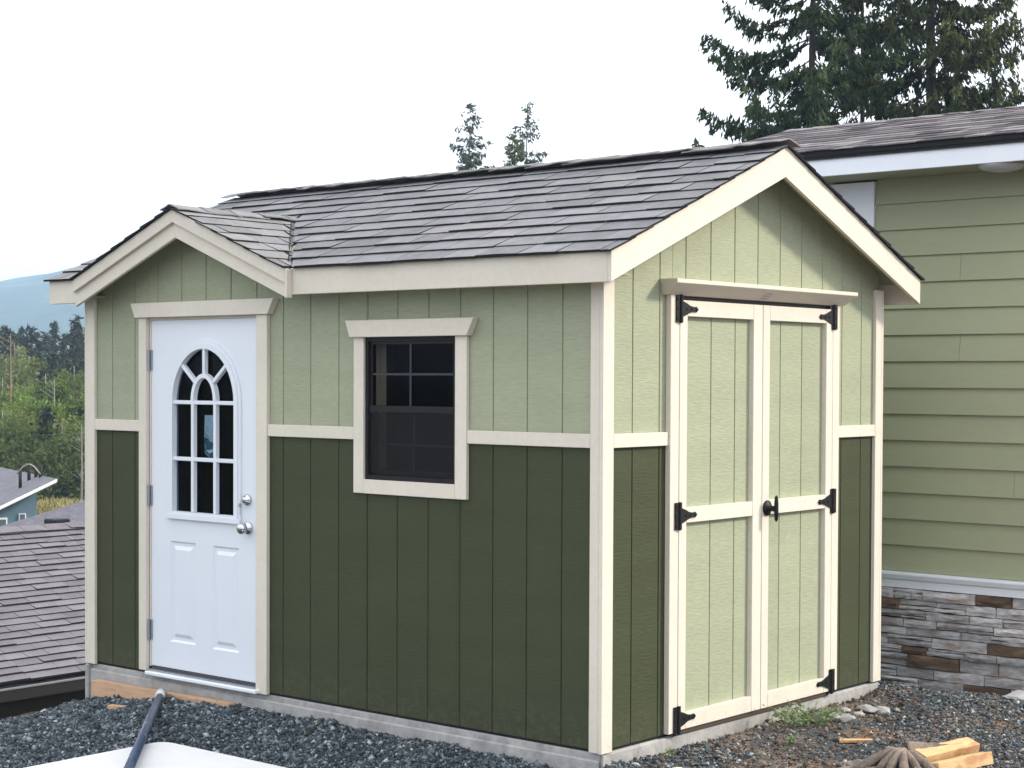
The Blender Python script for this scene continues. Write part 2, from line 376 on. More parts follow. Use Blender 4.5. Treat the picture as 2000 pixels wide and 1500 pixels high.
ceil_long = lambda x: (zdorm(x)-.03 if (DX-.86 < x < DX+.86) else 2.07)
big = lambda x: max(2.07, zdorm(x)-.04)
wl = D.objects.new('front_wall', None)
BMID = 1.352
# flat backing behind the grooves (same paint, so that the grooves read as milled)
def backing(axis, rects, face, back, m):
    bm = bmesh.new()
    for p in rects: bm_prism(bm, p, axis, face, back)
    return from_bm('wall_sheathing', bm, m, shed)
def rect(a, b, c, d): return [(a, c), (b, c), (b, d), (a, d)]
B0, B1 = .0055, .04
backing('y', [rect(XL+.01, DOOR[0], 0, BMID), rect(DOOR[1], -.01, 0, WIN[2]), rect(DOOR[1], WIN[0], WIN[2], BMID), rect(WIN[1], -.01, WIN[2], BMID)], B0, B1, DG)
backing('y', [rect(XL+.01, DOOR[0], BMID, 2.07), rect(DOOR[1], WIN[0], BMID, 2.07), rect(WIN[1], -.01, BMID, 2.07), rect(WIN[0], WIN[1], WIN[3], 2.07), rect(DOOR[0], DOOR[1], DOOR[3], 2.07),
    [(DX-.8, 2.07), (DX+.8, 2.07), (DX+.8, max(2.075, zdorm(DX+.8)-.04)), (DX, DZ-.04), (DX-.8, max(2.075, zdorm(DX-.8)-.04))]], B0, B1, LG)
siding('y', le, 0.0, lambda x: 1.33, [DOOR, WIN], 0.0, B0, DG, shed)
siding('y', le, 1.375, big, [DOOR, WIN], 0.0, B0, LG, shed, peak=DX)
gtop = lambda y: zmain(y)-.035
backing('x', [rect(.04, GD[0], 0, BMID), rect(GD[1], W-.01, 0, BMID)], -B0, -B1, DG)
backing('x', [rect(.04, GD[0], BMID, 2.12), rect(GD[1], W-.01, BMID, 2.12), rect(GD[0], GD[1], 2.0, 2.12), [(.04, 2.12), (W-.01, 2.12), (W-.01, gtop(W-.01)), (6*S, gtop(6*S)), (.04, gtop(.04))]], -B0, -B1, LG)
siding('x', ge, 0.0, lambda y: 1.33, [GD], 0.0, -B0, DG, shed)
siding('x', ge, 1.375, gtop, [GD], 0.0, -B0, LG, shed, peak=6*S)
# back and left walls, floor (closed, so that the inside stays dim)
box('wall_sheathing', XL, XL+.03, .045, W-.0, 0, 2.1, LG, shed); box('wall_sheathing', XL+.035, -.045, W-.03, W, 0, 2.1, LG, shed)
prism('wall_sheathing', [(.0, 2.1), (W, 2.1), (6*S, ZP-.05)], 'x', XL, XL+.03, LG, shed, 0)
box('floor_slab', XL+.04, -.05, .05, W-.04, -.08, -.005, CONC, shed)
box('dark_liner', XL+.05, -.06, .75, .77, -.004, 2.06, INNER, shed); box('dark_liner', XL+.05, -.06, .05, .75, 2.04, 2.06, INNER, shed); box('dark_liner', -.9+.5, -.88+.5, .05, .745, .0, 2.03, INNER, shed); box('dark_liner', -2.0, -1.98, .05, .745, .0, 2.03, INNER, shed); box('dark_liner', XL+.06, XL+.08, .05, .745, .0, 2.03, INNER, shed)  # added black liner boxes that keep the view through the glass dark
# corner boards
box('corner_board', -.051, -.0005, -.02, -.0005, -.008, 2.05, CREAM, shed)
box('corner_board', 0.0, .02, -.0205, .059, -.010, 2.105, CREAM, shed)
box('corner_board', XL-.0, XL+.072, -.02, -.0005, -.012, 2.10, CREAM, shed)
box('corner_board', XL-.02, XL-.0005, -.02, .06, -.012, 2.10, CREAM, shed)
box('corner_board', .0, .02, 2.375, W, -.006, 2.105, CREAM, shed)
box('corner_board', -.06, .02, W+.0005, W+.02, -.006, 2.105, CREAM, shed)
# belly band
for a, b in ((XL+.073, -3.206), (-2.150, -1.521), (-.773, -.052)): box('band_board', a, b, -.019, -.0006, 1.322, 1.383, CREAM, shed)
for a, b in ((.060, .468), (1.978, 2.374)): box('band_board', .0006, .019, a, b, 1.322, 1.383, CREAM, shed)

# ---- foundation and shadow strip
fd = box('foundation', XL+.01, -.0, .004, W-.01, -.55, -.014, CONC, shed, .006)
box('foundation', XL-.012, XL+.02, -.028, W, -.55, -.0145, CONC, shed, .006)
box('foundation', XL+.021, -.0005, -.016, -.001, -.55, -.040, CONC, shed, .008)
box('foundation', .0005, .012, .0, W+.01, -.55, -.016, CONC, shed, .004)
box('sill_shadow_strip', XL+.02, -.01, .012, W-.02, -.0138, -.0005, DECK, shed, 0)  # black strip painted in as the shadow line below the siding

# ---- entry door
def arch(cx, zs, rx, rz, z0, n=22, inset=0):
    rx -= inset; rz -= inset; z0 += inset
    return [(cx-rx, z0), (cx+rx, z0)]+[(cx+rx*math.cos(t), zs+rz*math.sin(t)) for t in [math.pi*i/n for i in range(n+1)]]
dy = .004
AC = -2.675
PAN = [(-2.966, -2.750, .182, .732), (-2.612, -2.398, .177, .728)]
holes = [arch(AC, 1.487, .258, .292, .893)]+[rect(a, b, c, d)[::-1] for a, b, c, d in PAN]
door = holed('entry_door', rect(-3.127, -2.242, .036, 1.931), holes, dy, .033, WHITE, shed)
for a, b, c, d in PAN:
    bm = bmesh.new(); rings = []
    for ins_, yy in ((0, dy), (.010, dy+.009), (.026, dy+.009), (.046, dy-.0005)):
        rings.append([bm.verts.new((x, yy, z)) for x, z in rect(a+ins_, b-ins_, c+ins_, d-ins_)])
    for i in range(3):
        for k in range(4): bm.faces.new((rings[i][k], rings[i][(k+1) % 4], rings[i+1][(k+1) % 4], rings[i+1][k]))
    bm.faces.new(rings[3]); bmesh.ops.recalc_face_normals(bm, faces=bm.faces[:])
    from_bm('door_panel', bm, WHITE, door)
holed('glazing_frame', arch(AC, 1.487, .300, .334, .858), [arch(AC, 1.487, .268, .302, .886)], dy-.010, dy-.0005, WHITE, door)
holed('glazing_frame', arch(AC, 1.487, .282, .316, .872), [arch(AC, 1.487, .2535, .2875, .897)], dy-.018, dy+.014, WHITE, door)
prism('glazing_sill', [(-2.985, .856), (-2.366, .856), (-2.372, .884), (-2.978, .884)], 'y', dy-.022, dy-.0185, WHITE, door, .001)
prism('pane', arch(AC, 1.487, .262, .296, .889), 'y', dy+.016, dy+.020, GLASS, door, 0)
my0, my1 = dy-.013, dy+.015
ex = lambda z: .2535 if z < 1.487 else .2535*math.sqrt(max(0, 1-((z-1.487)/.2875)**2))
for x in (-2.766, -2.582):
    box('muntin', x-.011, x+.011, my0, my1, .898, 1.487, WHITE, door, .003)
for z in (1.182, 1.487):
    box('muntin', AC-.2535, AC+.2535, my0+.001, my1, z-.0105, z+.0105, WHITE, door, .003)
bm = bmesh.new(); n = 18
ip = [(AC+.081*math.cos(t), 1.497+.122*math.sin(t)) for t in [math.pi*i/n for i in range(n+1)]]
op = [(AC+.103*math.cos(t), 1.497+.145*math.sin(t)) for t in [math.pi*i/n for i in range(n+1)]]
for i in range(n): bm_prism(bm, [ip[i], op[i], op[i+1], ip[i+1]], 'y', my0, my1)
bmesh.ops.remove_doubles(bm, verts=bm.verts[:], dist=1e-5)
from_bm('muntin', bm, WHITE, door)
for p0, p1 in (((AC, 1.635), (AC, 1.775)), ((AC-.075, 1.597), (AC-.186, 1.690)), ((AC+.075, 1.597), (AC+.186, 1.690))):
    d = Vector((p1[0]-p0[0], p1[1]-p0[1])).normalized(); q = Vector((-d.y, d.x))*.010; a = Vector(p0); b = Vector(p1)
    prism('muntin', [tuple(a+q), tuple(b+q), tuple(b-q), tuple(a-q)], 'y', my0+.002, my1, WHITE, door, .002)
PATCH = mat('pale_patch', (.55, .66, .66), rough=.5, col2=(.30, .42, .45), c2scale=11, c2pos=(.5, .55)); PATCH2 = mat('teal_patch', (.06, .12, .14), rough=.5, col2=(.2, .3, .3), c2scale=20, c2pos=(.55, .6))  # pale and teal patches behind the centre pane
prism('pane_patch', [(-2.705, 1.300), (-2.70, 1.42), (-2.612, 1.42), (-2.606, 1.268), (-2.655, 1.278), (-2.67, 1.292)], 'y', dy+.0205, dy+.0212, PATCH, door, 0)
prism('pane_patch', [(-2.702, 1.215), (-2.704, 1.296), (-2.67, 1.288), (-2.655, 1.274), (-2.606, 1.264), (-2.610, 1.20), (-2.66, 1.19)], 'y', dy+.0205, dy+.0212, PATCH2, door, 0)
prism('pane_patch', [(-2.69, 1.232), (-2.65, 1.236), (-2.62, 1.246), (-2.622, 1.228), (-2.66, 1.216)], 'y', dy+.0200, dy+.0204, PATCH, door, 0)
lathe('deadbolt', [(0, .030), (-.006, .031), (-.014, .027), (-.016, .018), (-.030, .016), (-.033, .010)], (-2.327, dy, .985), (0, 1, 0), CHROME, door)
lathe('door_knob', [(0, .033), (-.006, .034), (-.011, .028), (-.013, .012), (-.030, .012), (-.036, .022), (-.046, .030), (-.056, .029), (-.064, .020), (-.066, .002)], (-2.322, dy, .838), (0, 1, 0), CHROME, door, 24)
bm = bmesh.new(); bm_box(bm, -2.353, -2.349, dy-.034, dy-.032, .905, .948); bm_prism(bm, [(-2.351+.011*math.cos(t), .957+.012*math.sin(t)) for t in [i*math.pi/5 for i in range(10)]], 'y', dy-.035, dy-.032)
from_bm('door_key', bm, STEEL, door)
for z in (1.715, .972, .233):
    bm = bmesh.new(); tube_bm(bm, [(-3.136, -.010, z-.056), (-3.136, -.010, z+.056)], .0065, 10); bm_box(bm, -3.141, -3.118, -.004, .0035, z-.055, z+.055)
    for dz in (-.018, .018): tube_bm(bm, [(-3.136, -.010, z+dz-.001), (-3.136, -.010, z+dz+.001)], .0074, 10)
    from_bm('hinge', bm, STEEL, door)
# door frame
box('door_casing', -3.206, -3.142, -.025, -.0008, .006, 1.9465, CREAM, shed); box('door_casing', -2.2345, -2.1505, -.025, -.0008, -.010, 1.9465, CREAM, shed)
box('door_jamb', -3.1415, -3.1285, .0, .05, .03, 1.945, CREAM, shed, 0); box('door_jamb', -2.2405, -2.2350, -.003, .05, .03, 1.945, CREAM, shed, 0)
box('door_jamb', -3.128, -2.241, .0, .05, 1.9325, 1.9462, CREAM, shed, 0)
prism('door_header', [(-3.219, 1.947), (-2.128, 1.947), (-2.081, 2.027), (-3.256, 2.027)], 'y', -.043, -.0008, CREAM, shed)
box('door_threshold', -3.122, -2.208, -.052, -.0005, -.010, .010, WTRIM, shed, .004)
box('door_sweep', -3.12, -2.236, -.004, .03, .012, .033, mat('grey_sweep', (.05, .05, .055)), shed, .002)
box('door_threshold', -3.122, -2.236, -.03, .03, .0105, .018, STEEL, shed, .001)

# ---- window
win = box('window', WIN[0], WIN[1], .050, .052, WIN[2], WIN[2]+.002, BRZ, shed, 0)
wx0, wx1, wz0, wz1 = WIN
holed('window_frame', rect(wx0, wx1, wz0, wz1), [rect(wx0+.020, wx1-.020, wz0+.022, wz1-.020)[::-1]], -.008, .045, BRZ, win)
mz = 1.472
holed('sash', rect(wx0+.0205, wx1-.0205, mz+.001, wz1-.0205), [rect(wx0+.038, wx1-.034, mz+.016, wz1-.036)[::-1]], .004, .020, BRZ, win)
holed('sash', rect(wx0+.0205, wx1-.0205, wz0+.0225, mz+.018), [rect(wx0+.046, wx1-.042, wz0+.048, mz-.010)[::-1]], .022, .038, BRZ, win)
box('meeting_rail', wx0+.0205, wx1-.0205, -.002, .0035, mz-.016, mz+.017, BRZ, win, .002)
MUN = mat('grille_bar', (.03, .03, .037), rough=.4)
box('muntin', -1.168, -1.156, .008, .0125, mz+.016, wz1-.036, MUN, win, .001); box('muntin', wx0+.038, wx1-.034, .0075, .012, 1.636, 1.647, MUN, win, .001)
box('muntin', -1.164, -1.152, .027, .031, wz0+.048, mz-.010, MUN, win, .001); box('muntin', wx0+.046, wx1-.042, .0265, .030, 1.296, 1.307, MUN, win, .001)
box('pane', wx0+.036, wx1-.032, .013, .016, mz+.014, wz1-.034, GLASS, win, 0); box('pane', wx0+.044, wx1-.040, .0315, .0345, wz0+.046, mz-.008, GLASS, win, 0)
SCR = D.materials.new('insect_screen'); SCR.use_nodes = True; sn = SCR.node_tree
_t = node(sn, 'ShaderNodeBsdfTransparent'); _x = node(sn, 'ShaderNodeMixShader'); _x.inputs[0].default_value = .4
sn.nodes['Principled BSDF'].inputs['Base Color'].default_value = (.004, .004, .005, 1); sn.nodes['Principled BSDF'].inputs['Roughness'].default_value = .8
sn.links.new(_t.outputs[0], _x.inputs[1]); sn.links.new(sn.nodes['Principled BSDF'].outputs[0], _x.inputs[2]); sn.links.new(_x.outputs[0], sn.nodes['Material Output'].inputs[0])
box('insect_screen', wx0+.022, wx1-.022, .0000, .0012, wz0+.024, mz-.017, SCR, win, 0)
tag(box('wall_stud', -1.492, -1.4515, .055, .140, .0, 2.05, STUD, shed), 'bare tan stud seen through the window')
box('window_casing', -1.519, -1.4505, -.022, -.0008, 1.0615, 1.8205, CREAM, shed); box('window_casing', -.8475, -.7745, -.022, -.0008, 1.0615, 1.8205, CREAM, shed)
box('window_casing', -1.450, -.848, -.0225, -.0008, 1.061, 1.1295, CREAM, shed)
prism('window_header', [(-1.528, 1.821), (-.758, 1.821), (-.715, 1.903), (-1.559, 1.903)], 'y', -.043, -.0008, CREAM, shed)

# ---- double doors in the gable
box('door_casing', .0008, .029, .469, .5365, .004, 2.006, CREAM, shed); box('door_casing', .0008, .029, 1.9085, 1.976, .010, 2.006, CREAM, shed)
for (ya, yb, st) in ((.540, 1.2365, 1), (1.2415, 1.905, -1)):
    leaf = box('door_leaf', -.012, -.001, ya, yb, .014, 1.985, LG, shed, 0)
    sa = .060 if st == 1 else .062; sb = .080 if st == 1 else .064
    box('stile', .001, .030, ya, ya+sa, .012, 1.985, CREAM, leaf); box('stile', .001, .030, yb-sb, yb, .012, 1.985, CREAM, leaf)
    for z0, z1 in ((1.912, 1.985), (.963, 1.033), (.012, .086)): box('rail', .001, .0295, ya+sa+.0005, yb-sb-.0005, z0, z1, CREAM, leaf)
    for z0, z1 in ((.08, .968), (1.028, 1.918)):
        ed = [ya+sa-.01]+[e for e in ge if ya+sa < e < yb-sb]+[yb-sb+.01]
        for a, b in zip(ed[:-1], ed[1:]): box('siding_board', -.001, .0045, a+.0026, b-.0026, z0, z1, LG, leaf, .0018)
    for zc in (1.945, .998, .062):
        bm = bmesh.new(); s = st; yj = (ya-.002) if st == 1 else (yb+.002)
        bm_prism(bm, [(yj-s*.034, zc-.062), (yj-s*.034, zc+.062), (yj+s*.018, zc+.062), (yj+s*.018, zc-.062)], 'x', .0305, .036)
        pts = [(yj+s*.018, zc-.036), (yj+s*.05, zc-.026), (yj+s*.075, zc-.016), (yj+s*.105, zc-.011), (yj+s*.128, zc-.013), (yj+s*.142, zc), (yj+s*.128, zc+.013), (yj+s*.105, zc+.011), (yj+s*.075, zc+.016), (yj+s*.05, zc+.026), (yj+s*.018, zc+.036)]
        bm_prism(bm, pts, 'x', .0305, .035)
        tube_bm(bm, [(.037, yj, zc-.064), (.037, yj, zc+.064)], .0075, 8)
        for q, r in ((-.024, .045), (-.024, -.045), (-.024, 0), (.05, 0), (.085, 0), (.127, 0)):
            bm_prism(bm, [(yj+s*q+.005*math.cos(t), zc+r+.005*math.sin(t)) for t in [i*math.pi/3 for i in range(6)]], 'x', .035, .039)
        from_bm('strap_hinge', bm, BLACK, leaf)
    if st == -1:
        lathe('handle', [(0, .038), (.006, .038), (.010, .030), (.012, .013), (.050, .012)], (.031, 1.283, .995), (1, 0, 0), BLACK, leaf, 16)
        bm = bmesh.new(); tube_bm(bm, [(.085, 1.283, .995+q) for q in (-.064, -.055, -.02, .02, .055, .064)], [.003, .009, .011, .011, .009, .003], 10)
        tube_bm(bm, [(.045, 1.283, .995), (.085, 1.283, .995)], .010, 10); from_bm('handle', bm, BLACK, leaf, True)
        lathe('keyhole_plate', [(0, .013), (.003, .012)], (.0305, 1.345, .985), (1, 0, 0), STEEL, leaf, 12)
box('door_stop', -.02, .010, .537, 1.908, 1.9865, 2.004, BRZ, shed, 0)
box('door_sill', -.02, .020, .537, 1.908, -.012, .0105, mat('dark_brown_sill', (.06, .04, .03), rough=.8), shed, .002)  # dark brown strip filling the line below the door leaves
# sloping header: deep at the top, drawn back to the wall below, ends cut on the slant
bm = bmesh.new(); secs = []
for yy0, yy1, xx, zz in ((.440, 2.015, .0008, 2.006), (.440, 2.015, .030, 2.0065), (.418, 2.036, .100, 2.058), (.417, 2.037, .100, 2.076), (.417, 2.037, .0008, 2.078)):
    secs.append((bm.verts.new((xx, yy0, zz)), bm.verts.new((xx, yy1, zz))))
for i in range(len(secs)):
    a, b = secs[i], secs[(i+1) % len(secs)]; bm.faces.new((a[0], a[1], b[1], b[0]))
bm.faces.new([s_[0] for s_ in secs]); bm.faces.new([s_[1] for s_ in secs][::-1]); bmesh.ops.recalc_face_normals(bm, faces=bm.faces[:])
bevel(bm, .0015); from_bm('door_header', bm, CREAM, shed)
STAMP = mat('purple_lumber_stamp', (.30, .24, .38), rough=.8, col2=(.55, .48, .48), c2scale=60, c2pos=(.4, .6))
bm = bmesh.new(); d0 = Vector((.070, 0, .0515)).normalized(); nn = Vector((d0.z, 0, -d0.x))
for i in range(5):
    for j in range(3):
        c = Vector((.030, 1.195+i*.014, 2.0065))+d0*(.018+j*.018)+nn*.0006; l = .005 if (i*3+j) % 2 else .0055
        q = [c+Vector((0, -l, 0))-d0*.006, c+Vector((0, l, 0))-d0*.006, c+Vector((0, l*.6, 0))+d0*.006, c+Vector((0, -l, 0))+d0*.004]
        bm.faces.new([bm.verts.new(v) for v in q])
from_bm('lumber_stamp', bm, STAMP, shed)

# ---- roof
roof = prism('roof', [(x, y) for x, y in ((0, 0), (.01, 0), (.01, .01), (0, .01))], 'z', 2.30, 2.31, DECK, shed, 0)
def slab(name, corners, th, m, parent):
    """planar polygon (top face) given a vertical thickness"""
    bm = bmesh.new(); A = [bm.verts.new(c) for c in corners]; B = [bm.verts.new((c[0], c[1], c[2]-th)) for c in corners]; n = len(A)
    bm.faces.new(A); bm.faces.new(B[::-1])
    for i in range(n): bm.faces.new((A[i], B[i], B[(i+1) % n], A[(i+1) % n]))
    bmesh.ops.recalc_face_normals(bm, faces=bm.faces[:]); return from_bm(name, bm, m, parent)
x0, x1 = XL-OX, OX; yE = -OY; yB = W+OY; yr = 6*S
a_, b_ = DX-.84, DX+.84; yc = .012
P = lambda x, y: (x, y, zmain(y)-.001)
# front slope leaves out the strip under the dormer eaves
slab('roof_deck', [P(x0+.02, yc), P(x1-.02, yc), P(x1-.02, yr), P(x0+.02, yr)], .030, LG, roof)
slab('roof_deck', [P(b_, yE+.02), P(x1-.02, yE+.02), P(x1-.02, yc), P(b_, yc)], .030, LG, roof)
slab('roof_deck', [P(x0+.02, yE+.02), P(a_, yE+.02), P(a_, yc), P(x0+.02, yc)], .030, LG, roof)
slab('roof_deck', [P(x0+.02, yr), P(x1-.02, yr), P(x1-.02, yB-.02), P(x0+.02, yB-.02)], .030, LG, roof)
box('soffit', b_, x1-.021, yE+.021, -.001, 2.066, 2.078, LG, roof, 0); box('soffit', x0+.021, a_, yE+.021, -.001, 2.066, 2.078, LG, roof, 0)
# fascias
def rake(x_a, x_b, side, zt_off=0):
    ys = (yE, yr) if side == 0 else (yB, yr)
    prism('fascia_board', [(ys[0], 2.033), (ys[0], ZE), (yr, ZP), (yr, 2.595)], 'x', x_a, x_b, CREAM, roof, .0015)
for sd_ in (0, 1): rake(x1-.02, x1, sd_); rake(x0, x0+.02, sd_)
box('fascia_board', -1.829, x1-.0205, yE, yE+.02, 2.033, ZE-.002, CREAM, roof); box('fascia_board', x0+.0205, -3.571, yE, yE+.02, 2.033, ZE-.002, CREAM, roof)
box('fascia_board', x0+.0205, x1-.0205, yB-.02, yB, 2.033, ZE-.002, CREAM, roof)
# dormer
dw = .872
for s_ in (-1, 1):
    xe = DX+s_*dw; ze = zdorm(xe)
    yv = lambda z: -OY+(z-ZE)/SL
    prism('dormer_fascia', [(xe, ze-.146), (xe, ze-.064), (DX, DZ-.064), (DX, DZ-.150)], 'y', DY+.0, DY+.020, CREAM, roof, .0015)
    prism('dormer_fascia', [(xe, ze-.070), (xe, ze-.001), (DX, DZ-.001), (DX, DZ-.070)], 'y', DY-.020, DY-.0003, CREAM, roof, .0015)
    top = [(DX, DY-.018, DZ), (xe, DY-.018, ze), (xe, yv(ze)+.0, ze), (DX, yv(DZ)+.05, DZ)]
    slab('dormer_deck', [(p[0], p[1], p[2]) for p in top], .028, LG, roof)

def shingles(parent, O, U, T, N, ns, expo, umin, umax, wr, m, seed, butt=.0115, s_top=None, name='shingle', stuff=False, warm=0.0, limit=None, edge=True):
    r = random.Random(seed); O, U, T, N = map(Vector, (O, U, T, N)); cnt = 0
    allv = []; allf = []; rn = []
    for i in range(ns):
        s0 = i*expo-(.0 if i else .0); s1 = s0+expo*1.35
        if s_top is not None: s1 = min(s1, s_top)
        lo, hi = min(umin(s0), umin(s1)), max(umax(s0), umax(s1)); u = lo-r.uniform(0, wr[1])
        while u < hi:
            wd = r.uniform(*wr); ua, ub = u+.0022, u+wd-.0022; u += wd
            q = [max(ua, umin(s0)), min(ub, umax(s0)), min(ub, umax(s1)), max(ua, umin(s1))]
            if q[1]-q[0] < .01 and q[2]-q[3] < .01: continue
            if q[1] < q[0]: q[0] = q[1] = (q[0]+q[1])/2
            if q[2] < q[3]: q[2] = q[3] = (q[2]+q[3])/2
            j = r.uniform(-.002, .006)+(.004 if r.random() < .35 else 0); jb = j+r.uniform(-.002, .002); th = butt*r.uniform(.75, 1.3); lf = r.uniform(.0005, .0028)
            vs = []
            mid = (q[0]+q[1])/2
            for (uu, ss, n0, n1) in ((q[0], s0-j, lf, lf+th), (mid, s0-(j+jb)/2, lf+r.uniform(-.001, .002), lf+th+r.uniform(-.001, .002)), (q[1], s0-jb, lf, lf+th), (q[2], s1, -.004, .0022), (q[3], s1, -.004, .0022)):
                vs += [O+U*uu+T*ss+N*n0, O+U*uu+T*ss+N*n1]
            fs = [(0, 2, 4, 6, 8), (1, 9, 7, 5, 3), (0, 1, 3, 2), (2, 3, 5, 4), (4, 5, 7, 6), (6, 7, 9, 8), (8, 9, 1, 0)]
            if stuff or (limit and cnt >= limit):
                k = len(allv); allv += [tuple(v) for v in vs]; allf += [tuple(k+i_ for i_ in f) for f in fs]; rn += [r.random()]*10; continue
            me = D.meshes.new(name); me.from_pydata([tuple(v) for v in vs], [], fs); me.materials.append(SHW if r.random() < warm else m); me.materials.append(EDGE)
            for pi in range(2, 7): me.polygons[pi].material_index = 1
            me.polygons[0].material_index = 1
            link(D.objects.new(name, me), parent); cnt += 1
    if allv:
        me = D.meshes.new(name); me.from_pydata(allv, [], allf); me.materials.append(m); me.materials.append(EDGE)
        if edge: me.polygons.foreach_set('material_index', np.tile(np.array([1, 0, 1, 1, 1, 1, 1], dtype=np.int32), len(allf)//7))
        at_ = me.attributes.new('rnd', 'FLOAT', 'POINT'); at_.data.foreach_set('value', np.array(rn, dtype=np.float32))
        o = link(D.objects.new(name, me), parent); o['kind'] = 'stuff'
cs = 1/math.sqrt(1+SL*SL); Tm = (0, cs, SL*cs); Nm = (0, -SL*cs, cs)
slen = (yr-yE+.02)/cs; nrow = 11; expo = slen/nrow
Om = (0, yE-.018, zmain(yE)-.018*SL+.002)
y_of = lambda s: Om[1]+s*cs
def vx(s, side):       # x of the valley at slope distance s
    z = Om[2]+s*SL*cs; d = (DZ+.012-z)/DS
    return DX+side*max(d, 0)
shingles(roof, Om, (1, 0, 0), Tm, Nm, nrow, expo, lambda s: (vx(s, 1)+.004 if vx(s, 1) > DX+.02 else x0-.016), lambda s: x1+.016, (.19, .36), SH, 3, warm=.05, s_top=slen)
def left_max(s): return vx(s, -1)-.004 if vx(s, -1) < DX-.02 else x0-.016
shingles(roof, Om, (1, 0, 0), Tm, Nm, nrow, expo, lambda s: x0-.016, left_max, (.20, .42), SH, 4, s_top=slen)
# back slope, seen only as an edge
Tb = (0, -cs, SL*cs); Nb = (0, SL*cs, cs)
shingles(roof, (0, yB+.018, zmain(yE)-.018*SL+.002), (1, 0, 0), Tb, Nb, nrow, expo, lambda s: x0-.016, lambda s: x1+.016, (.25, .4), SH, 5, s_top=slen, stuff=True)
# dormer slopes
cd_ = 1/math.sqrt(1+DS*DS); dl = (dw+.004)/cd_; nd = 7; de = dl/nd
for s_ in (1, -1):
    O = (DX+s_*(dw+.004), 0, zdorm(DX+dw+.004)+.002); T = (-s_*cd_, 0, DS*cd_); N = (s_*DS*cd_, 0, cd_)
    ymx = lambda s, O=O: -OY+(O[2]+s*DS*cd_-ZE)/SL-.0
    shingles(roof, O, (0, 1, 0), T, N, nd, de, lambda s: DY-.036, ymx, (.18, .34), SH, 8+s_, s_top=dl, warm=.12, butt=.009)
box('fascia_return', -1.8275, -1.812, DY-.019, yE-.0008, 2.016, 2.158, CREAM, roof)
# valley flashing
for s_ in (1, -1):
    pts = []
    for k in range(7):
        z = ZE+.03+(DZ-ZE-.03)*k/6; pts.append((DX+s_*(DZ-z)/DS, -OY+(z-ZE)/SL-.004, z+.012))
    tube('valley_flashing', pts, .0035, DECK, roof, 6)
# ridge caps
def caps(parent, p0, p1, step, half, slope, m, seed, lift=.012, drop=1.0):
    r = random.Random(seed); p0, p1 = Vector(p0), Vector(p1); d = (p1-p0); L_ = d.length; d.normalize(); side = Vector((-d.y, d.x, 0)); k = 0; q = 0
    while q < L_-.01:
        ln = min(step*1.18, L_-q); n_u, offs = 4, (-1, -.55, -.08, .08, .55, 1)
        for_v = []; w1 = [r.uniform(-.004, .007) for _ in offs]
        bm = bmesh.new(); G = []
        for a in range(n_u+1):
            row = []
            for c, o in enumerate(offs):
                wob = r.uniform(-.0035, .0045) if abs(o) == 1 else 0
                z = -abs(o)*half*slope + lift + .006*(1-a/n_u) + (wob+w1[c] if abs(o) > .9 else 0)
                row.append((p0+d*(q+ln*a/n_u)+side*(o*half+wob)+Vector((0, 0, z)), ))
            G.append(row)
        T_ = [[bm.verts.new(v[0]+Vector((0, 0, .006))) for v in row] for row in G]; B_ = [[bm.verts.new(v[0]) for v in row] for row in G]
        for a in range(n_u):
            for c in range(len(offs)-1):
                bm.faces.new((T_[a][c], T_[a+1][c], T_[a+1][c+1], T_[a][c+1])); bm.faces.new((B_[a][c+1], B_[a+1][c+1], B_[a+1][c], B_[a][c]))
            for c in (0, len(offs)-1): bm.faces.new((T_[a][c], B_[a][c], B_[a+1][c], T_[a+1][c]))
        for a in (0, n_u):
            for c in range(len(offs)-1): bm.faces.new((T_[a][c], T_[a][c+1], B_[a][c+1], B_[a][c]))
        bmesh.ops.recalc_face_normals(bm, faces=bm.faces[:]); from_bm('ridge_cap', bm, m, parent); q += step
caps(roof, (x1+.018, yr, ZP+.004), (x0-.018, yr, ZP+.004), .255, .105, SL*.62, SHW, 11, lift=.022)
caps(roof, (DX, DY-.038, DZ+.002), (DX, -OY+(DZ-ZE)/SL+.03, DZ+.002), .2, .075, DS, SH, 12, lift=.012)

# ================================================================== house on the right
YW, XC, XE = 3.285, -.80, .66
house = thing('sage_house', 'sage green lap-sided house with white trim and ledgestone base behind the shed', 'house', (-.1, YW+3, -.2))
box('wall', XC, XE, YW+.03, YW+2.4, -.5, 2.80, LAP, house, 0)
zz = [.4975+.1545*k for k in range(16)]
r = random.Random(5)
for k, z in enumerate(zz):
    xs = [XC+.31, XE]
    if k in (3, 8, 11): xs = [XC+.31, .40-.17*(k % 3), XE]
    for a, b in zip(xs[:-1], xs[1:]):
        zt = min(z+.1545+.02, 2.81)
        prism('lap_board', [(YW-.004, z), (YW-.012, z+.0005), (YW+.006, zt), (YW+.02, zt), (YW+.012, z)], 'x', a+.001, b-.001, LAP, house, 0)
box('corner_board', XC-.01, XC+.308, YW-.022, YW+.025, .40, 2.80, WTRIM, house); box('corner_board', XE-.0, XE+.02, YW-.02, YW+.12, .40, 2.80, WTRIM, house)
# water-table trim
bm = bmesh.new(); bm_prism(bm, [(YW-.030, .402), (YW-.030, .448), (YW-.042, .454), (YW-.052, .480), (YW-.050, .493), (YW+.02, .497), (YW+.02, .402)], 'x', XC-.01, XE+.01)
bevel(bm, .001); from_bm('water_table', bm, WTRIM, house)
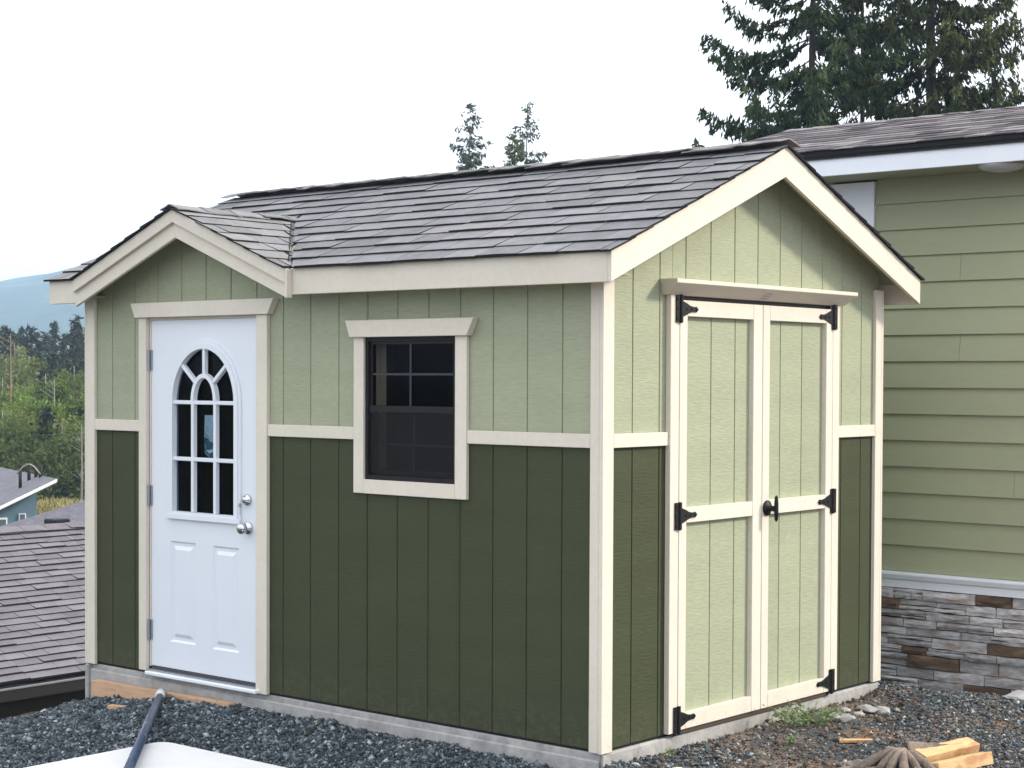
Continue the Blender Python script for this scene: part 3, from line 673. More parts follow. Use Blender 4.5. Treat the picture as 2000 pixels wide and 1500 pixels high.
# ledgestone
veneer = box('stone_veneer', XC, XE, YW+.002, YW+.029, -.55, .40, mat('mortar', (.03, .028, .028), rough=1), house, 0)
def stone(a, b, c, d, br):
    g_ = .0028; pr = r.uniform(.006, .042)
    bm = bmesh.new(); nx_, nz_ = 4, 2; gr = []
    for i in range(nx_+1):
        row = []
        for j in range(nz_+1):
            ed = (i in (0, nx_)) or (j in (0, nz_))
            row.append(bm.verts.new((a+g_+(b-a-2*g_)*i/nx_+(r.uniform(-.004, .004) if 0 < i < nx_ else 0), YW-pr-(0 if ed else r.uniform(.0, .010))+r.uniform(-.003, .003),
                                     c+g_+(d-c-2*g_)*j/nz_+(r.uniform(-.0035, .0035) if (0 < i < nx_) else 0))))
        gr.append(row)
    for i in range(nx_):
        for j in range(nz_): bm.faces.new((gr[i][j], gr[i+1][j], gr[i+1][j+1], gr[i][j+1]))
    loop = [gr[i][0] for i in range(nx_+1)]+[gr[nx_][j] for j in range(1, nz_+1)]+[gr[i][nz_] for i in range(nx_-1, -1, -1)]+[gr[0][j] for j in range(nz_-1, 0, -1)]
    bk = [bm.verts.new((v.co.x, YW+.001, v.co.z)) for v in loop]
    for i in range(len(loop)): k = (i+1) % len(loop); bm.faces.new((loop[i], bk[i], bk[k], loop[k]))
    bmesh.ops.recalc_face_normals(bm, faces=bm.faces[:]); o = from_bm('stone', bm, STONEB if br else STONE, veneer)
z = .399
rowi = 0; r = random.Random(21)
while z > -.36:
    h = r.choice((.05, .062, .078, .044)); x = XC-r.uniform(0, .15)
    while x < XE:
        wd = r.uniform(.15, .36); a, b = max(x, XC), min(x+wd, XE); x += wd
        if b-a < .02: continue
        cx_ = (a+b)/2; br = r.random() < .02 or (rowi == 0 and a < .25 < b) or any(a < q_[0] < b and z-h < q_[1] < z for q_ in ((-.20, .06), (-.08, -.03), (-.42, .31), (.43, .11), (.15, -.16)))
        if r.random() < .45 and not br:
            hm = h*r.uniform(.35, .65); stone(a, b, z-hm, z, False)
            if r.random() < .5 and b-a > .16: c = (a+b)/2+r.uniform(-.03, .03); stone(a, c, z-h, z-hm, False); stone(c, b, z-h, z-hm, False)
            else: stone(a, b, z-h, z-hm, False)
        else: stone(a, b, z-h, z, br)
    z -= h; rowi += 1
# eave
hs = .247; ye = 2.90; ze_ = 2.955; yrid = ye+1.6; XR = XE+.12; XG = -1.82
hroof = box('roof', XG+.03, XR-.03, ye+.03, yrid+1.6, 2.812, 2.818, LAP, house, 0)   # soffit sheet
box('fascia', XG, XR, ye, ye+.022, 2.806, 2.923, WTRIM, hroof)
slab('roof_deck', [(XG, ye-.012, ze_-.012*hs), (XR, ye-.012, ze_-.012*hs), (XR, yrid, ze_+hs*(yrid-ye)), (XG, yrid, ze_+hs*(yrid-ye))], .05, DECK, hroof)
slab('roof_deck', [(XG, yrid, ze_+hs*(yrid-ye)), (XR, yrid, ze_+hs*(yrid-ye)), (XR, yrid+1.6, ze_), (XG, yrid+1.6, ze_)], .05, DECK, hroof)
box('drip_edge', XG-.005, XR, ye-.020, ye-.001, 2.920, ze_-.006, BLACK, hroof, .001)
for s_ in (0, 1):
    yy = ye if s_ == 0 else yrid+1.6
    prism('rake_board', [(yy, 2.80), (yy, ze_-.05), (yrid, ze_+hs*(yrid-ye)-.05), (yrid, ze_+hs*(yrid-ye)-.20)], 'x', XG-.001, XG+.022, WTRIM, hroof, .001)
prism('wall', [(ye+.4, 2.801), (yrid+1.2, 2.801), (yrid, ze_+hs*(yrid-ye)-.1)], 'x', XC+.01, XC+.03, LAP, house, 0)
prism('wall', [(ye+.4, 2.801), (yrid+1.2, 2.801), (yrid, ze_+hs*(yrid-ye)-.1)], 'x', XE-.03, XE-.01, LAP, house, 0)
hc = 1/math.sqrt(1+hs*hs)
shingles(hroof, (0, ye-.03, ze_-.03*hs+.002), (1, 0, 0), (0, hc, hs*hc), (0, -hs*hc, hc), int((yrid-ye+.03)/hc/.135)+1, .135, lambda s: XG-.01, lambda s: XR, (.10, .32), SHH, 31, butt=.006, stuff=True, edge=False, s_top=(yrid-ye+.03)/hc)
caps(hroof, (XG-.01, yrid, ze_+hs*(yrid-ye)), (XR, yrid, ze_+hs*(yrid-ye)), .2, .10, hs, SHW, 32, lift=.002)
lathe('soffit_light', [(0, .125), (-.012, .125), (-.03, .10), (-.042, .05), (-.045, .002)], (.42, 3.03, 2.811), (0, 0, 1), mat('frosted_lens', (.42, .42, .44), rough=.3), house, 28)

# ================================================================== neighbour houses on the left
nb = thing('neighbour_house', 'low neighbouring house with mauve-brown shingle roof left of the shed', 'house', (-12, 3, -3.9))
ex_, ez_, rx_, rz_ = -9.35, -1.2, -12.06, -.07; ys0, ys1 = -4.0, 12.0
ns_ = (rz_-ez_)/(ex_-rx_); nc = 1/math.sqrt(1+ns_*ns_)
box('wall', 2*rx_-ex_+.5, ex_-.5, ys0+.5, ys1-.5, -4.2, -1.42, mat('neighbour_wall', (.10, .085, .07), rough=.8), nb, 0)
nroof = slab('roof', [(rx_, ys0, rz_), (ex_, ys0, ez_), (ex_, ys1, ez_), (rx_, ys1, rz_)], .12, DECK, nb)
slab('roof_deck', [(rx_, ys0, rz_), (rx_, ys1, rz_), (2*rx_-ex_, ys1, ez_), (2*rx_-ex_, ys0, ez_)], .12, SHN, nroof)
nsl = (ex_-rx_+.02)/nc; nn_ = 24
NO = (ex_+.03, 0, ez_+.002-.03*ns_)
# the piece of roof in view first (single shingles), the rest joined
shingles(nroof, NO, (0, 1, 0), (-nc, 0, ns_*nc), (ns_*nc, 0, nc), nn_, nsl/nn_, lambda s: 2.6, lambda s: 5.2+.15*s, (.22, .40), SHN, 41, butt=.022, s_top=nsl, limit=299)
shingles(nroof, NO, (0, 1, 0), (-nc, 0, ns_*nc), (ns_*nc, 0, nc), nn_, nsl/nn_, lambda s: 5.2+.15*s, lambda s: ys1, (.22, .40), SHN, 42, butt=.022, s_top=nsl, stuff=True)
shingles(nroof, NO, (0, 1, 0), (-nc, 0, ns_*nc), (ns_*nc, 0, nc), nn_, nsl/nn_, lambda s: ys0, lambda s: 2.6, (.22, .40), SHN, 43, butt=.022, s_top=nsl, stuff=True)
caps(nroof, (rx_, 0.0, rz_+.01), (rx_, 9.0, rz_+.01), .3, .14, ns_*.9, SHN, 44, lift=.02)
box('gutter', ex_-.0, ex_+.13, ys0, ys1, ez_-.16, ez_-.035, mat('black_gutter', (.022, .02, .022), rough=.35), nroof, .01)
box('gutter_lip', ex_+.115, ex_+.14, ys0, ys1, ez_-.05, ez_-.030, mat('grey_gutter_lip', (.17, .17, .19), rough=.35), nroof, .003)
box('fascia', ex_-.03, ex_-.001, ys0, ys1, ez_-.20, ez_-.01, mat('brown_fascia', (.06, .05, .045)), nroof, 0)

def hip_house(name, label, cx, cy, hx, hy, zw, zt, rot, wallm, roofm, zb, ridge=0.0):
    t = thing(name, label, 'house', (cx, cy, zb)); R = Matrix.Rotation(rot, 3, 'Z')
    def G(x, y, z): v = R @ Vector((x, y, 0)); return (cx+v.x, cy+v.y, z)
    bm = bmesh.new(); e = .45
    A = [bm.verts.new(G(x, y, zb)) for x, y in ((-hx, -hy), (hx, -hy), (hx, hy), (-hx, hy))]; B = [bm.verts.new(G(x, y, zw)) for x, y in ((-hx, -hy), (hx, -hy), (hx, hy), (-hx, hy))]
    for i in range(4): bm.faces.new((A[i], A[(i+1) % 4], B[(i+1) % 4], B[i]))
    from_bm('wall', bm, wallm, t)
    bm = bmesh.new(); C = [bm.verts.new(G(x, y, zw-.1)) for x, y in ((-hx-e, -hy-e), (hx+e, -hy-e), (hx+e, hy+e), (-hx-e, hy+e))]; Rg = [bm.verts.new(G(0, -ridge, zt)), bm.verts.new(G(0, ridge+.001, zt))]
    bm.faces.new((C[0], C[1], Rg[0])); bm.faces.new((C[1], C[2], Rg[1], Rg[0])); bm.faces.new((C[2], C[3], Rg[1])); bm.faces.new((C[3], C[0], Rg[0], Rg[1])); bm.faces.new(C[::-1])
    rf = from_bm('roof', bm, roofm, t); return t, rf, G
RF2 = mat('purple_grey_roof', (.17, .155, .18), rough=.9, var=.2, vscale=5, stretch=(1, 1, 4), bump=.5, bscale=20, fine=.15)
hx_, hy_ = at(215, 30)
h2, rf2, G2 = hip_house('hip_roofed_house', 'purple-grey hip roof with a dark box vent between the two other roofs at left', hx_, hy_, 4.6, 4.6, -2.1, -.38, .55, mat('beige_wall', (.35, .33, .3)), RF2, -4.0)
vx_, vy_ = at(112, 27.2)
tag(box('roof_vent', vx_-.16, vx_+.16, vy_-.14, vy_+.14, -.80, -.60, BLACK, rf2, .02), 'dark box vent')
# shingle courses on the hip roof: low ridges of real relief
# blue house
ridge = Vector((-33.7, 20.5, -1.0)); dv = Vector((-.938, .347, 0)); ev = Vector((-.347, -.938, 0))
bh = thing('blue_house', 'blue-grey house with white rake trim and dark roof pipes below the forest', 'house', (-36.5, 20, -4.0))
BLUE = mat('blue_siding', (.10, .17, .235), rough=.7, var=.05, stretch=(1, 1, 8), vscale=4); BR = mat('grey_far_roof', (.15, .145, .165), rough=.9, var=.2, vscale=3, bump=.5, bscale=15, fine=.15)
hw = 5.2; pit = .46; Lh = 10
def Q(a, b, z): v = ridge+dv*a+ev*b; return (v.x, v.y, z)
def quad(name, pts, m, parent, th=.12):
    return slab(name, pts, th, m, parent)
rfb = quad('roof', [Q(-.5, 0, -1.0), Q(Lh, 0, -1.0), Q(Lh, hw, -1.0-pit*hw), Q(-.5, hw, -1.0-pit*hw)], BR, bh)
for s_ in (1,): quad('rake_board', [Q(-.56, 0, -1.01), Q(-.5, 0, -1.01), Q(-.5, s_*hw, -1.01-pit*hw), Q(-.56, s_*hw, -1.01-pit*hw)], WTRIM, rfb, .075)
bm = bmesh.new()
wpts = [Q(0, .38, -4.2), Q(0, hw-.5, -4.2), Q(0, hw-.5, -1.12-pit*(hw-.5)), Q(0, .38, -1.12-pit*.38)]
A = [bm.verts.new(p) for p in wpts]; Bq = [bm.verts.new((p[0]+dv.x*(Lh-1), p[1]+dv.y*(Lh-1), p[2])) for p in wpts]
bm.faces.new(A); bm.faces.new(Bq[::-1])
for i in range(4): bm.faces.new((A[i], Bq[i], Bq[(i+1) % 4], A[(i+1) % 4]))
bmesh.ops.recalc_face_normals(bm, faces=bm.faces[:]); from_bm('wall', bm, BLUE, bh)
for b_, z_, ww, hh in ((1.25, -2.25, .12, .26), (.75, -2.0, .09, .10), (2.1, -2.5, .20, .34)):
    def Qw(off, db, dz): v = ridge+dv*(-off)+ev*(b_+db); return (v.x, v.y, z_+dz)
    def plate(nm, o1, w1, h1, m, par):
        bm = bmesh.new(); vs = [bm.verts.new(Qw(o, sx*w1, sz*h1)) for o in (.005, o1) for sx, sz in ((-1, -1), (1, -1), (1, 1), (-1, 1))]
        for f in ((0, 1, 2, 3), (4, 5, 6, 7), (0, 1, 5, 4), (1, 2, 6, 5), (2, 3, 7, 6), (3, 0, 4, 7)): bm.faces.new([vs[i] for i in f])
        bmesh.ops.recalc_face_normals(bm, faces=bm.faces[:]); return from_bm(nm, bm, m, par)
    wn = plate('window', .04, ww, hh, WTRIM, bh); plate('pane', .05, ww*.7, hh*.82, mat('far_pane', (.10, .13, .17), rough=.2), wn)
for a_p, b_p, hh in ((.73, .62, .45), (1.25, .27, .40), (1.2, .10, .30), (.86, .07, .28)):
    z_ = -1.0-pit*b_p; v = Q(a_p, b_p, z_)
    tube('vent_pipe', [(v[0], v[1], z_-.1), (v[0], v[1], z_+hh)], .045, BLACK, rfb, 8)
dr = prism('door', [(0, 0), (.01, 0), (.01, .01), (0, .01)], 'z', -4, -3.99, BR, bh, 0)
bm = bmesh.new(); vs = [bm.verts.new(tuple(ridge+dv*(-o)+ev*b_+Vector((0, 0, z_-ridge.z)))) for o in (.004, .05) for b_, z_ in ((1.55, -3.9), (1.95, -3.9), (1.95, -2.08), (1.55, -1.90))]
for f in ((0, 1, 2, 3), (4, 5, 6, 7), (0, 1, 5, 4), (1, 2, 6, 5), (2, 3, 7, 6), (3, 0, 4, 7)): bm.faces.new([vs[i] for i in f])
bmesh.ops.recalc_face_normals(bm, faces=bm.faces[:]); from_bm('door', bm, mat('dark_red_door', (.09, .02, .018)), bh)
D.objects.remove(dr)
v = Q(.0, .3, -1.1)
tube('overhead_pipe', [(v[0]-.72+q*.075, v[1]-.2+q*.05, -.92+.26*math.sin(q*math.pi/7)) for q in range(8)], .018, PALEBARK, rfb, 5)

# ================================================================== trees
def leafset(C, dirs, ln, wd):
    """four-cornered leaf blades: centres C, direction, length, width"""
    n = len(C); dirs = dirs/np.maximum(np.linalg.norm(dirs, axis=1, keepdims=True), 1e-6)
    rv = rng.normal(size=(n, 3)); sd = np.cross(dirs, rv); sd /= np.maximum(np.linalg.norm(sd, axis=1, keepdims=True), 1e-6)
    a = C-dirs*ln[:, None]*.5; b = C+dirs*ln[:, None]*.5; m_ = C+dirs*ln[:, None]*.05
    V = np.stack([a, m_+sd*wd[:, None]*.5, b, m_-sd*wd[:, None]*.5], 1).reshape(-1, 3)
    return V, np.arange(4*n).reshape(n, 4)
def tree(name, label, cat, x, y, z0, H, kind, fm, seed, group=None, trunk_r=.12, crown_r=1.8, zc=0.0, n_br=60, dens=1.0, leaf=.10, bark=BARK, sparse=0.0):
    R = np.random.default_rng(seed); t = thing(name, label, cat, (x, y, z0), group)
    lean = R.uniform(-.02, .02, 2)
    ax = lambda h: np.array([x+lean[0]*h, y+lean[1]*h, z0+h])
    bm = bmesh.new(); hs_ = np.linspace(0, H, 9); tube_bm(bm, [ax(h)+np.append(R.normal(0, .02, 2)*trunk_r*3, 0) for h in hs_], [max(.012, trunk_r*(1-h/H)**.8) for h in hs_], 7)
    Cs, Ds, Ls, Ws, Rn = [], [], [], [], []
    if kind in ('cedar', 'fir'):
        for b in range(n_br):
            f = (b+R.uniform(0, 1))/n_br; h = zc+(H-zc)*f**.9
            if R.random() < sparse: continue
            L_ = crown_r*(1-((h-zc)/(H-zc))**1.25*.93)*R.uniform(.65, 1.12); az = R.uniform(0, 2*math.pi); o = np.array([math.cos(az), math.sin(az), 0])
            p0 = ax(h); dr = R.uniform(.12, .30) if kind == 'cedar' else R.uniform(-.05, .18); npt = 6; path = []
            for k in range(npt):
                s = k/(npt-1); path.append(p0+o*L_*s+np.array([0, 0, -dr*L_*math.sin(s*math.pi*.75)+(.20*L_*s**3 if kind == 'cedar' else .12*L_*s*s)]) + R.normal(0, .02, 3)*L_*s)
            tube_bm(bm, path, [max(.006, trunk_r*.20*(1-s*.85)*(L_/crown_r)) for s in np.linspace(0, 1, npt)], 4, False)
            P_ = np.array(path); nt_ = int(max(3, L_*13*dens))
            for q in range(nt_):
                s = .12+.88*(q+R.uniform(0, 1))/nt_; i = min(int(s*(npt-1)), npt-2); g_ = s*(npt-1)-i; c = P_[i]*(1-g_)+P_[i+1]*g_
                side = np.cross(o, [0, 0, 1])*R.choice([-1, 1]); tl = L_*.30*R.uniform(.4, 1.0)*(1-.45*s)
                hang = R.uniform(.25, .9) if kind == 'cedar' else R.uniform(-.1, .35)
                tdir = side*R.uniform(.35, 1)+o*R.uniform(.2, .9)+np.array([0, 0, -hang]); tdir /= np.linalg.norm(tdir)
                nl = max(3, int(tl/leaf*9)); u = R.uniform(0, 1, nl)[:, None]
                pts = c+tdir*tl*u+R.normal(0, leaf*.30, (nl, 3))
                dd = tdir*R.uniform(.4, 1, (nl, 1))+np.array([0, 0, -1])*R.uniform(.1, 1.3 if kind == 'cedar' else .6, (nl, 1))+R.normal(0, .4, (nl, 3))
                Cs.append(pts); Ds.append(dd); Ls.append(leaf*R.uniform(.7, 1.6, nl)); Ws.append(leaf*R.uniform(.22, .5, nl)); Rn.append(np.clip(R.normal(.2+.6*R.random(), .12, nl), 0, 1))
    else:   # broadleaf: clumps round forked limbs
        nC = n_br; cl = []
        for b in range(nC):
            d = R.normal(size=3); d /= np.linalg.norm(d); rr = R.uniform(.35, 1)**.6
            c = ax(zc+(H-zc)*.5)+d*rr*np.array([crown_r, crown_r, (H-zc)*.5]); cl.append(c)
            if b % 4 == 0: hb = min(max(.25*H, (c[2]-z0)*.6), H*.9); tube_bm(bm, [ax(hb), ax(hb)*.4+c*.6+R.normal(0, .05, 3), c], [trunk_r*.4, trunk_r*.2, .01], 4, False)
        for c in cl:
            nl = int(60*dens); rad = crown_r*R.uniform(.16, .34); pts = c+np.clip(R.normal(0, 1, (nl, 3)), -1.7, 1.7)*rad*np.array([.62, .62, .5])
            Cs.append(pts); Ds.append(R.normal(0, 1, (nl, 3))+np.array([0, 0, -.3])); Ls.append(leaf*R.uniform(.7, 1.4, nl)); Ws.append(leaf*R.uniform(.45, .8, nl)); Rn.append(np.clip(R.normal(.15+.7*R.random(), .13, nl), 0, 1))
    from_bm('trunk', bm, bark, t, True)
    C, Dr, L1, W1, Rv = map(np.concatenate, (Cs, Ds, Ls, Ws, Rn)); V, F = leafset(C, Dr, L1, W1)
    mesh_np('crown', V, F, fm, t, rnd=np.repeat(Rv, 4)); return t
CED = foliage('cedar_needles', [(0, (.014, .024, .010)), (.5, (.048, .064, .020)), (1, (.14, .15, .042))])
CEDB = foliage('blue_fir_needles', [(0, (.011, .024, .013)), (.5, (.034, .060, .026)), (1, (.09, .12, .038))])
THIN = foliage('thin_fir_needles', [(0, (.05, .065, .05)), (1, (.13, .15, .10))], .35)
YEL = foliage('yellow_green_needles', [(0, (.06, .08, .02)), (1, (.16, .18, .05))], .3)
BROAD = foliage('alder_leaves', [(0, (.035, .07, .014)), (.5, (.12, .185, .033)), (1, (.26, .33, .07))], .45)
BROAD2 = foliage('birch_leaves', [(0, (.05, .075, .02)), (.5, (.12, .15, .038)), (1, (.25, .26, .09))], .4)
DKF = foliage('dark_fir_needles', [(0, (.012, .020, .014)), (.6, (.032, .044, .024)), (1, (.06, .07, .035))], .15)

x_, y_ = at(1572, 30); tree('fir_tree', 'tall dark blue-green fir with long low branches, leftmost behind the house roof', 'tree', x_, y_, -.3, 12.6, 'cedar', CEDB, 101, trunk_r=.11, crown_r=2.6, zc=4.2, n_br=105, dens=1.3, leaf=.115)
x_, y_ = at(1822, 31); tree('cedar_tree', 'tall olive-green cedar with a thick dark trunk, right of the pair behind the house roof', 'tree', x_, y_, -.3, 13.4, 'cedar', CED, 102, trunk_r=.17, crown_r=2.75, zc=4.0, n_br=130, dens=1.25, leaf=.12)
x_, y_ = at(1690, 33); tree('cedar_tree', 'olive cedar filling the gap between the two tall trees behind the house roof', 'tree', x_, y_, -.3, 12.8, 'cedar', CED, 103, trunk_r=.08, crown_r=2.0, zc=4.2, n_br=100, dens=1.2, leaf=.12)
x_, y_ = at(905, 60); tree('fir_tree', 'thin grey sparse fir above the shed roof, left of two', 'tree', x_, y_, -3, 14.0, 'fir', THIN, 104, trunk_r=.09, crown_r=2.2, zc=7.0, n_br=120, dens=.95, leaf=.17, sparse=.1)
x_, y_ = at(1016, 60); tree('fir_tree', 'sparse fir above the shed roof with yellow-green lower boughs, right of two', 'tree', x_, y_, -3, 14.0, 'fir', THIN, 105, trunk_r=.10, crown_r=2.3, zc=7.0, n_br=110, dens=.85, leaf=.17, sparse=.2)
x_, y_ = at(1002, 58); tree('fir_tree', 'small dense yellow-green conifer before the sparse right one above the shed roof', 'tree', x_, y_, -3, 12.6, 'fir', YEL, 106, trunk_r=.08, crown_r=1.3, zc=8.0, n_br=70, dens=1.6, leaf=.17)
# valley forest at the left
vg = -3.75
def zg_at(p): return float(ground_z(p[0], p[1]))
rr = random.Random(3)
rows = []
for i in range(16):   # far dark row
    px = -50+i*16+rr.uniform(-4, 4); rows.append((px, rr.uniform(104, 124), rr.uniform(618, 660), 'far'))
for i in range(11):
    px = -40+i*24+rr.uniform(-7, 7); rows.append((px, rr.uniform(84, 98), rr.uniform(655, 745), rr.choice(('dark', 'dark', 'birch'))))
for i in range(10):
    px = -45+i*27+rr.uniform(-7, 7); rows.append((px, rr.uniform(70, 80), rr.uniform(705, 800), rr.choice(('dark', 'alder', 'birch'))))
for i in range(10):
    px = -45+i*27+rr.uniform(-8, 8); rows.append((px, rr.uniform(60, 67), rr.uniform(770, 870), rr.choice(('alder', 'alder', 'birch', 'dark'))))
rows.sort(key=lambda q: (q[3], q[0]))
NTH = ['leftmost', 'second from the left', 'third from the left', 'fourth from the left', 'fifth from the left', 'sixth from the left', 'seventh from the left', 'eighth from the left', 'ninth from the left', 'tenth from the left',
    'eleventh from the left', 'twelfth from the left', 'thirteenth from the left', 'fourteenth from the left', 'fifteenth from the left', 'rightmost']
DESC = {'far': ('conifer_tree', 'dark conifers on the skyline row', 'dark skyline conifers of the valley forest'), 'dark': ('conifer_tree', 'dark conifers lower down', 'dark conifers lower down in the valley forest'),
    'alder': ('leafy_tree', 'bright green leafy trees', 'bright green leafy trees in the valley'), 'birch': ('leafy_tree', 'yellow-green pale-trunked trees', 'yellow-green pale-trunked trees in the valley')}
seen = {}; tot = {k: sum(1 for q in rows if q[3] == k) for k in DESC}
for i, (px, t_, vt, kd) in enumerate(rows):
    p = at(px, t_); zt = CAM.z+t_*(737-vt)/FPX; z0 = zg_at(p); H = zt-z0
    k = seen.get(kd, 0); seen[kd] = k+1
    nm, short, grp = DESC[kd]; lab = '%s of the %s' % ('rightmost' if k == tot[kd]-1 else NTH[min(k, 14)], grp)
    if kd in ('far', 'dark'):
        f_ = kd == 'far'
        tree(nm, lab, 'tree', p[0], p[1], z0, H, 'fir', DKF, 200+i, group=grp, trunk_r=.12, crown_r=2.1 if f_ else 1.9, zc=H*.05, n_br=95, dens=.75, leaf=.36 if f_ else .28)
    else:
        tree(nm, lab, 'tree', p[0], p[1], z0, H, 'leafy', BROAD if kd == 'alder' else BROAD2, 200+i, group=grp, trunk_r=.07, crown_r=rr.uniform(1.5, 2.2), zc=H*.04, n_br=80, dens=1.3, leaf=.17, bark=PALEBARK)
# dead pale saplings
for px, t_, vt, vb in ((105, 68, 745, 800), (158, 59, 830, 910), (20, 69, 655, 790)):
    p = at(px, t_); z0 = zg_at(p); zt = CAM.z+t_*(737-vt)/FPX; t = thing('bare_tree', {105: 'bare pale snag poking out beside the dark firs', 158: 'thin pale bare stem at the right edge of the valley forest', 20: 'bare reddish twiggy tree at the left edge of the forest'}[px], 'tree', (p[0], p[1], z0))
    bm = bmesh.new(); tube_bm(bm, [(p[0], p[1], z0), (p[0]+.1, p[1], (z0+zt)/2), (p[0], p[1]+.05, zt)], [.05, .035, .012], 6)
    for k in range(16):
        h = z0+(zt-z0)*rr.uniform(.5, .98); a = rr.uniform(0, 6.28); l = rr.uniform(.2, .6)
        tube_bm(bm, [(p[0], p[1], h), (p[0]+math.cos(a)*l, p[1]+math.sin(a)*l, h+l*rr.uniform(.3, .9))], [.010, .004], 4, False)
    from_bm('trunk', bm, mat('reddish_twigs', (.30, .19, .13)) if px == 20 else PALEBARK, t)
gb = at(112, 53); n = 9000
rr_ = 4.6*np.sqrt(rng.random(n)); aa = rng.uniform(0, 6.28, n); gx_ = gb[0]+rr_*np.cos(aa); gy_ = gb[1]+rr_*np.sin(aa); gz_ = -2.35-1.4*(rr_/4.6)**2
V, F = leafset(np.stack([gx_, gy_, gz_+rng.uniform(0, .12, n)], 1), rng.normal(0, .35, (n, 3))+np.array([0, 0, 1.0]), rng.uniform(.25, .5, n), rng.uniform(.03, .07, n))
DRY = foliage('dry_grass', [(0, (.14, .15, .05)), (.5, (.33, .29, .12)), (1, (.5, .43, .22))], .3)
tag(mesh_np('grass', V, F, DRY, rnd=np.repeat(rng.random(n), 4)), 'yellow dry grass on the bank between the blue house and the forest', 'grass', kind='stuff')
bm = bmesh.new(); rings = []
for k in range(9):
    q = k/8; rings.append([bm.verts.new((gb[0]+4.8*q*math.cos(t)+.001, gb[1]+4.8*q*math.sin(t), -2.4-1.45*q*q)) for t in [i*math.pi/12 for i in range(24)]])
for k in range(8):
    for i in range(24): bm.faces.new((rings[k][i], rings[k+1][i], rings[k+1][(i+1) % 24], rings[k][(i+1) % 24]))
tag(from_bm('grass_bank', bm, mat('bank_soil', (.20, .19, .08), rough=1)), kind='structure')
# low scrub hiding the foot of the trees
n = 40000; tt = rng.uniform(56, 100, n); pxs = rng.uniform(-120, 330, n); pos = np.array([at(a, b) for a, b in zip(pxs, tt)])
zz_ = ground_z(pos[:, 0], pos[:, 1])+np.abs(rng.normal(0, .55, n))
V, F = leafset(np.stack([pos[:, 0], pos[:, 1], zz_], 1), rng.normal(0, 1, (n, 3))+np.array([0, 0, .5]), rng.uniform(.12, .28, n), rng.uniform(.06, .14, n))
tag(mesh_np('undergrowth', V, F, BROAD2, rnd=np.repeat(rng.uniform(0, 1, n), 4)), 'scrub and long grass at the foot of the valley trees', 'undergrowth', kind='stuff')

# ================================================================== gravel
SHEET = (-1.99, -.81)   # far corner of the white sheet on the gravel
def scatter(name, n, xr, yr_, size, m, keep, label, sink=.35, flat=.7):
    x = rng.uniform(*xr, n); y = rng.uniform(*yr_, n); k = keep(x, y) & seen_(x, y); x, y = x[k], y[k]; n = len(x)
    s = size[0]*np.exp(rng.normal(0, size[1], n)); s = np.clip(s, size[0]*.35, size[0]*3.5)
    z = ground_z(x, y)+s*(1-sink)*.5
    base = np.array([[1, 0, 0], [-1, 0, 0], [0, 1, 0], [0, -1, 0], [0, 0, 1], [0, 0, -1]], float)
    tri = np.array([[0, 2, 4], [2, 1, 4], [1, 3, 4], [3, 0, 4], [2, 0, 5], [1, 2, 5], [3, 1, 5], [0, 3, 5]])
    V = base[None]*rng.uniform(.45, 1.35, (n, 6, 1))+rng.normal(0, .22, (n, 6, 3)); V[:, :, 2] *= flat
    a = rng.uniform(0, 2*math.pi, n); c_, s_ = np.cos(a), np.sin(a); X_ = V[:, :, 0]*c_[:, None]-V[:, :, 1]*s_[:, None]; Y_ = V[:, :, 0]*s_[:, None]+V[:, :, 1]*c_[:, None]
    tl = rng.normal(0, .35, n); Z_ = V[:, :, 2]+X_*tl[:, None]
    V = np.stack([X_, Y_, Z_], 2)*s[:, None, None]*.62+np.stack([x, y, z], 1)[:, None, :]
    F = (tri[None]+np.arange(n)[:, None, None]*6).reshape(-1, 3)
    tag(mesh_np(name, V.reshape(-1, 3), F, m, rnd=np.repeat(np.clip(rng.beta(1.3, 2.2, n), 0, 1), 6)), label, 'gravel', kind='stuff')
GRAV = mat('crushed_rock', (0, 0, 0), rough=.8, var=.1, vscale=30, attr=[(0, (.018, .023, .028)), (.35, (.062, .078, .090)), (.68, (.18, .21, .235)), (.85, (.34, .38, .41)), (1, (.6, .6, .58))], spec=.35)
DIRT = mat('dirt_stones', (0, 0, 0), rough=.9, var=.1, vscale=30, attr=[(0, (.03, .022, .018)), (.3, (.10, .072, .055)), (.6, (.20, .155, .125)), (.8, (.33, .29, .25)), (1, (.55, .5, .44))], spec=.25)
def seen_(x, y): return (x-CAM.x)*fw.x+(y-CAM.y)*fw.y > 7.15
def off_sheet(x, y): return ~((x > SHEET[0]+.0) & (y < SHEET[1]-.0))
def k_long(x, y):
    d = ~((x > XL+.02) & (x < .03) & (y > .0)) & off_sheet(x, y) & (x > -3.95-.25*rng.random(len(x)))
    return d & ((x < .1) | (rng.random(len(x)) < .25))
scatter('gravel', 190000, (-4.3, .45), (-1.5, .6), (.0092, .45), GRAV, k_long, 'dark blue-grey crushed gravel along the long wall of the shed')
def k_right(x, y):
    dk = sstep(x*.8+y*.35, .75, 1.35)          # bluish gravel lies towards the right
    dk = np.maximum(dk, sstep(y, 2.3, 2.6)); return ((x > .02) | (y > 2.46)) & (y < YW-.03) & (rng.random(len(x)) < .10+.90*dk)
scatter('gravel', 90000, (-1.3, 2.4), (-.6, 3.3), (.0082, .42), GRAV, k_right, 'dark gravel in front of the stone base of the house')
scatter('rubble', 75000, (.02, 2.4), (-.9, 3.25), (.0062, .62), DIRT, lambda x, y: (x > .02) & (rng.random(len(x)) < (.35+.5*(bumps(x, y, 3.0, .5) > 0))*(1-.5*sstep(x*.8+y*.35, .75, 1.35))), 'brown dirt and pebbles before the double doors')
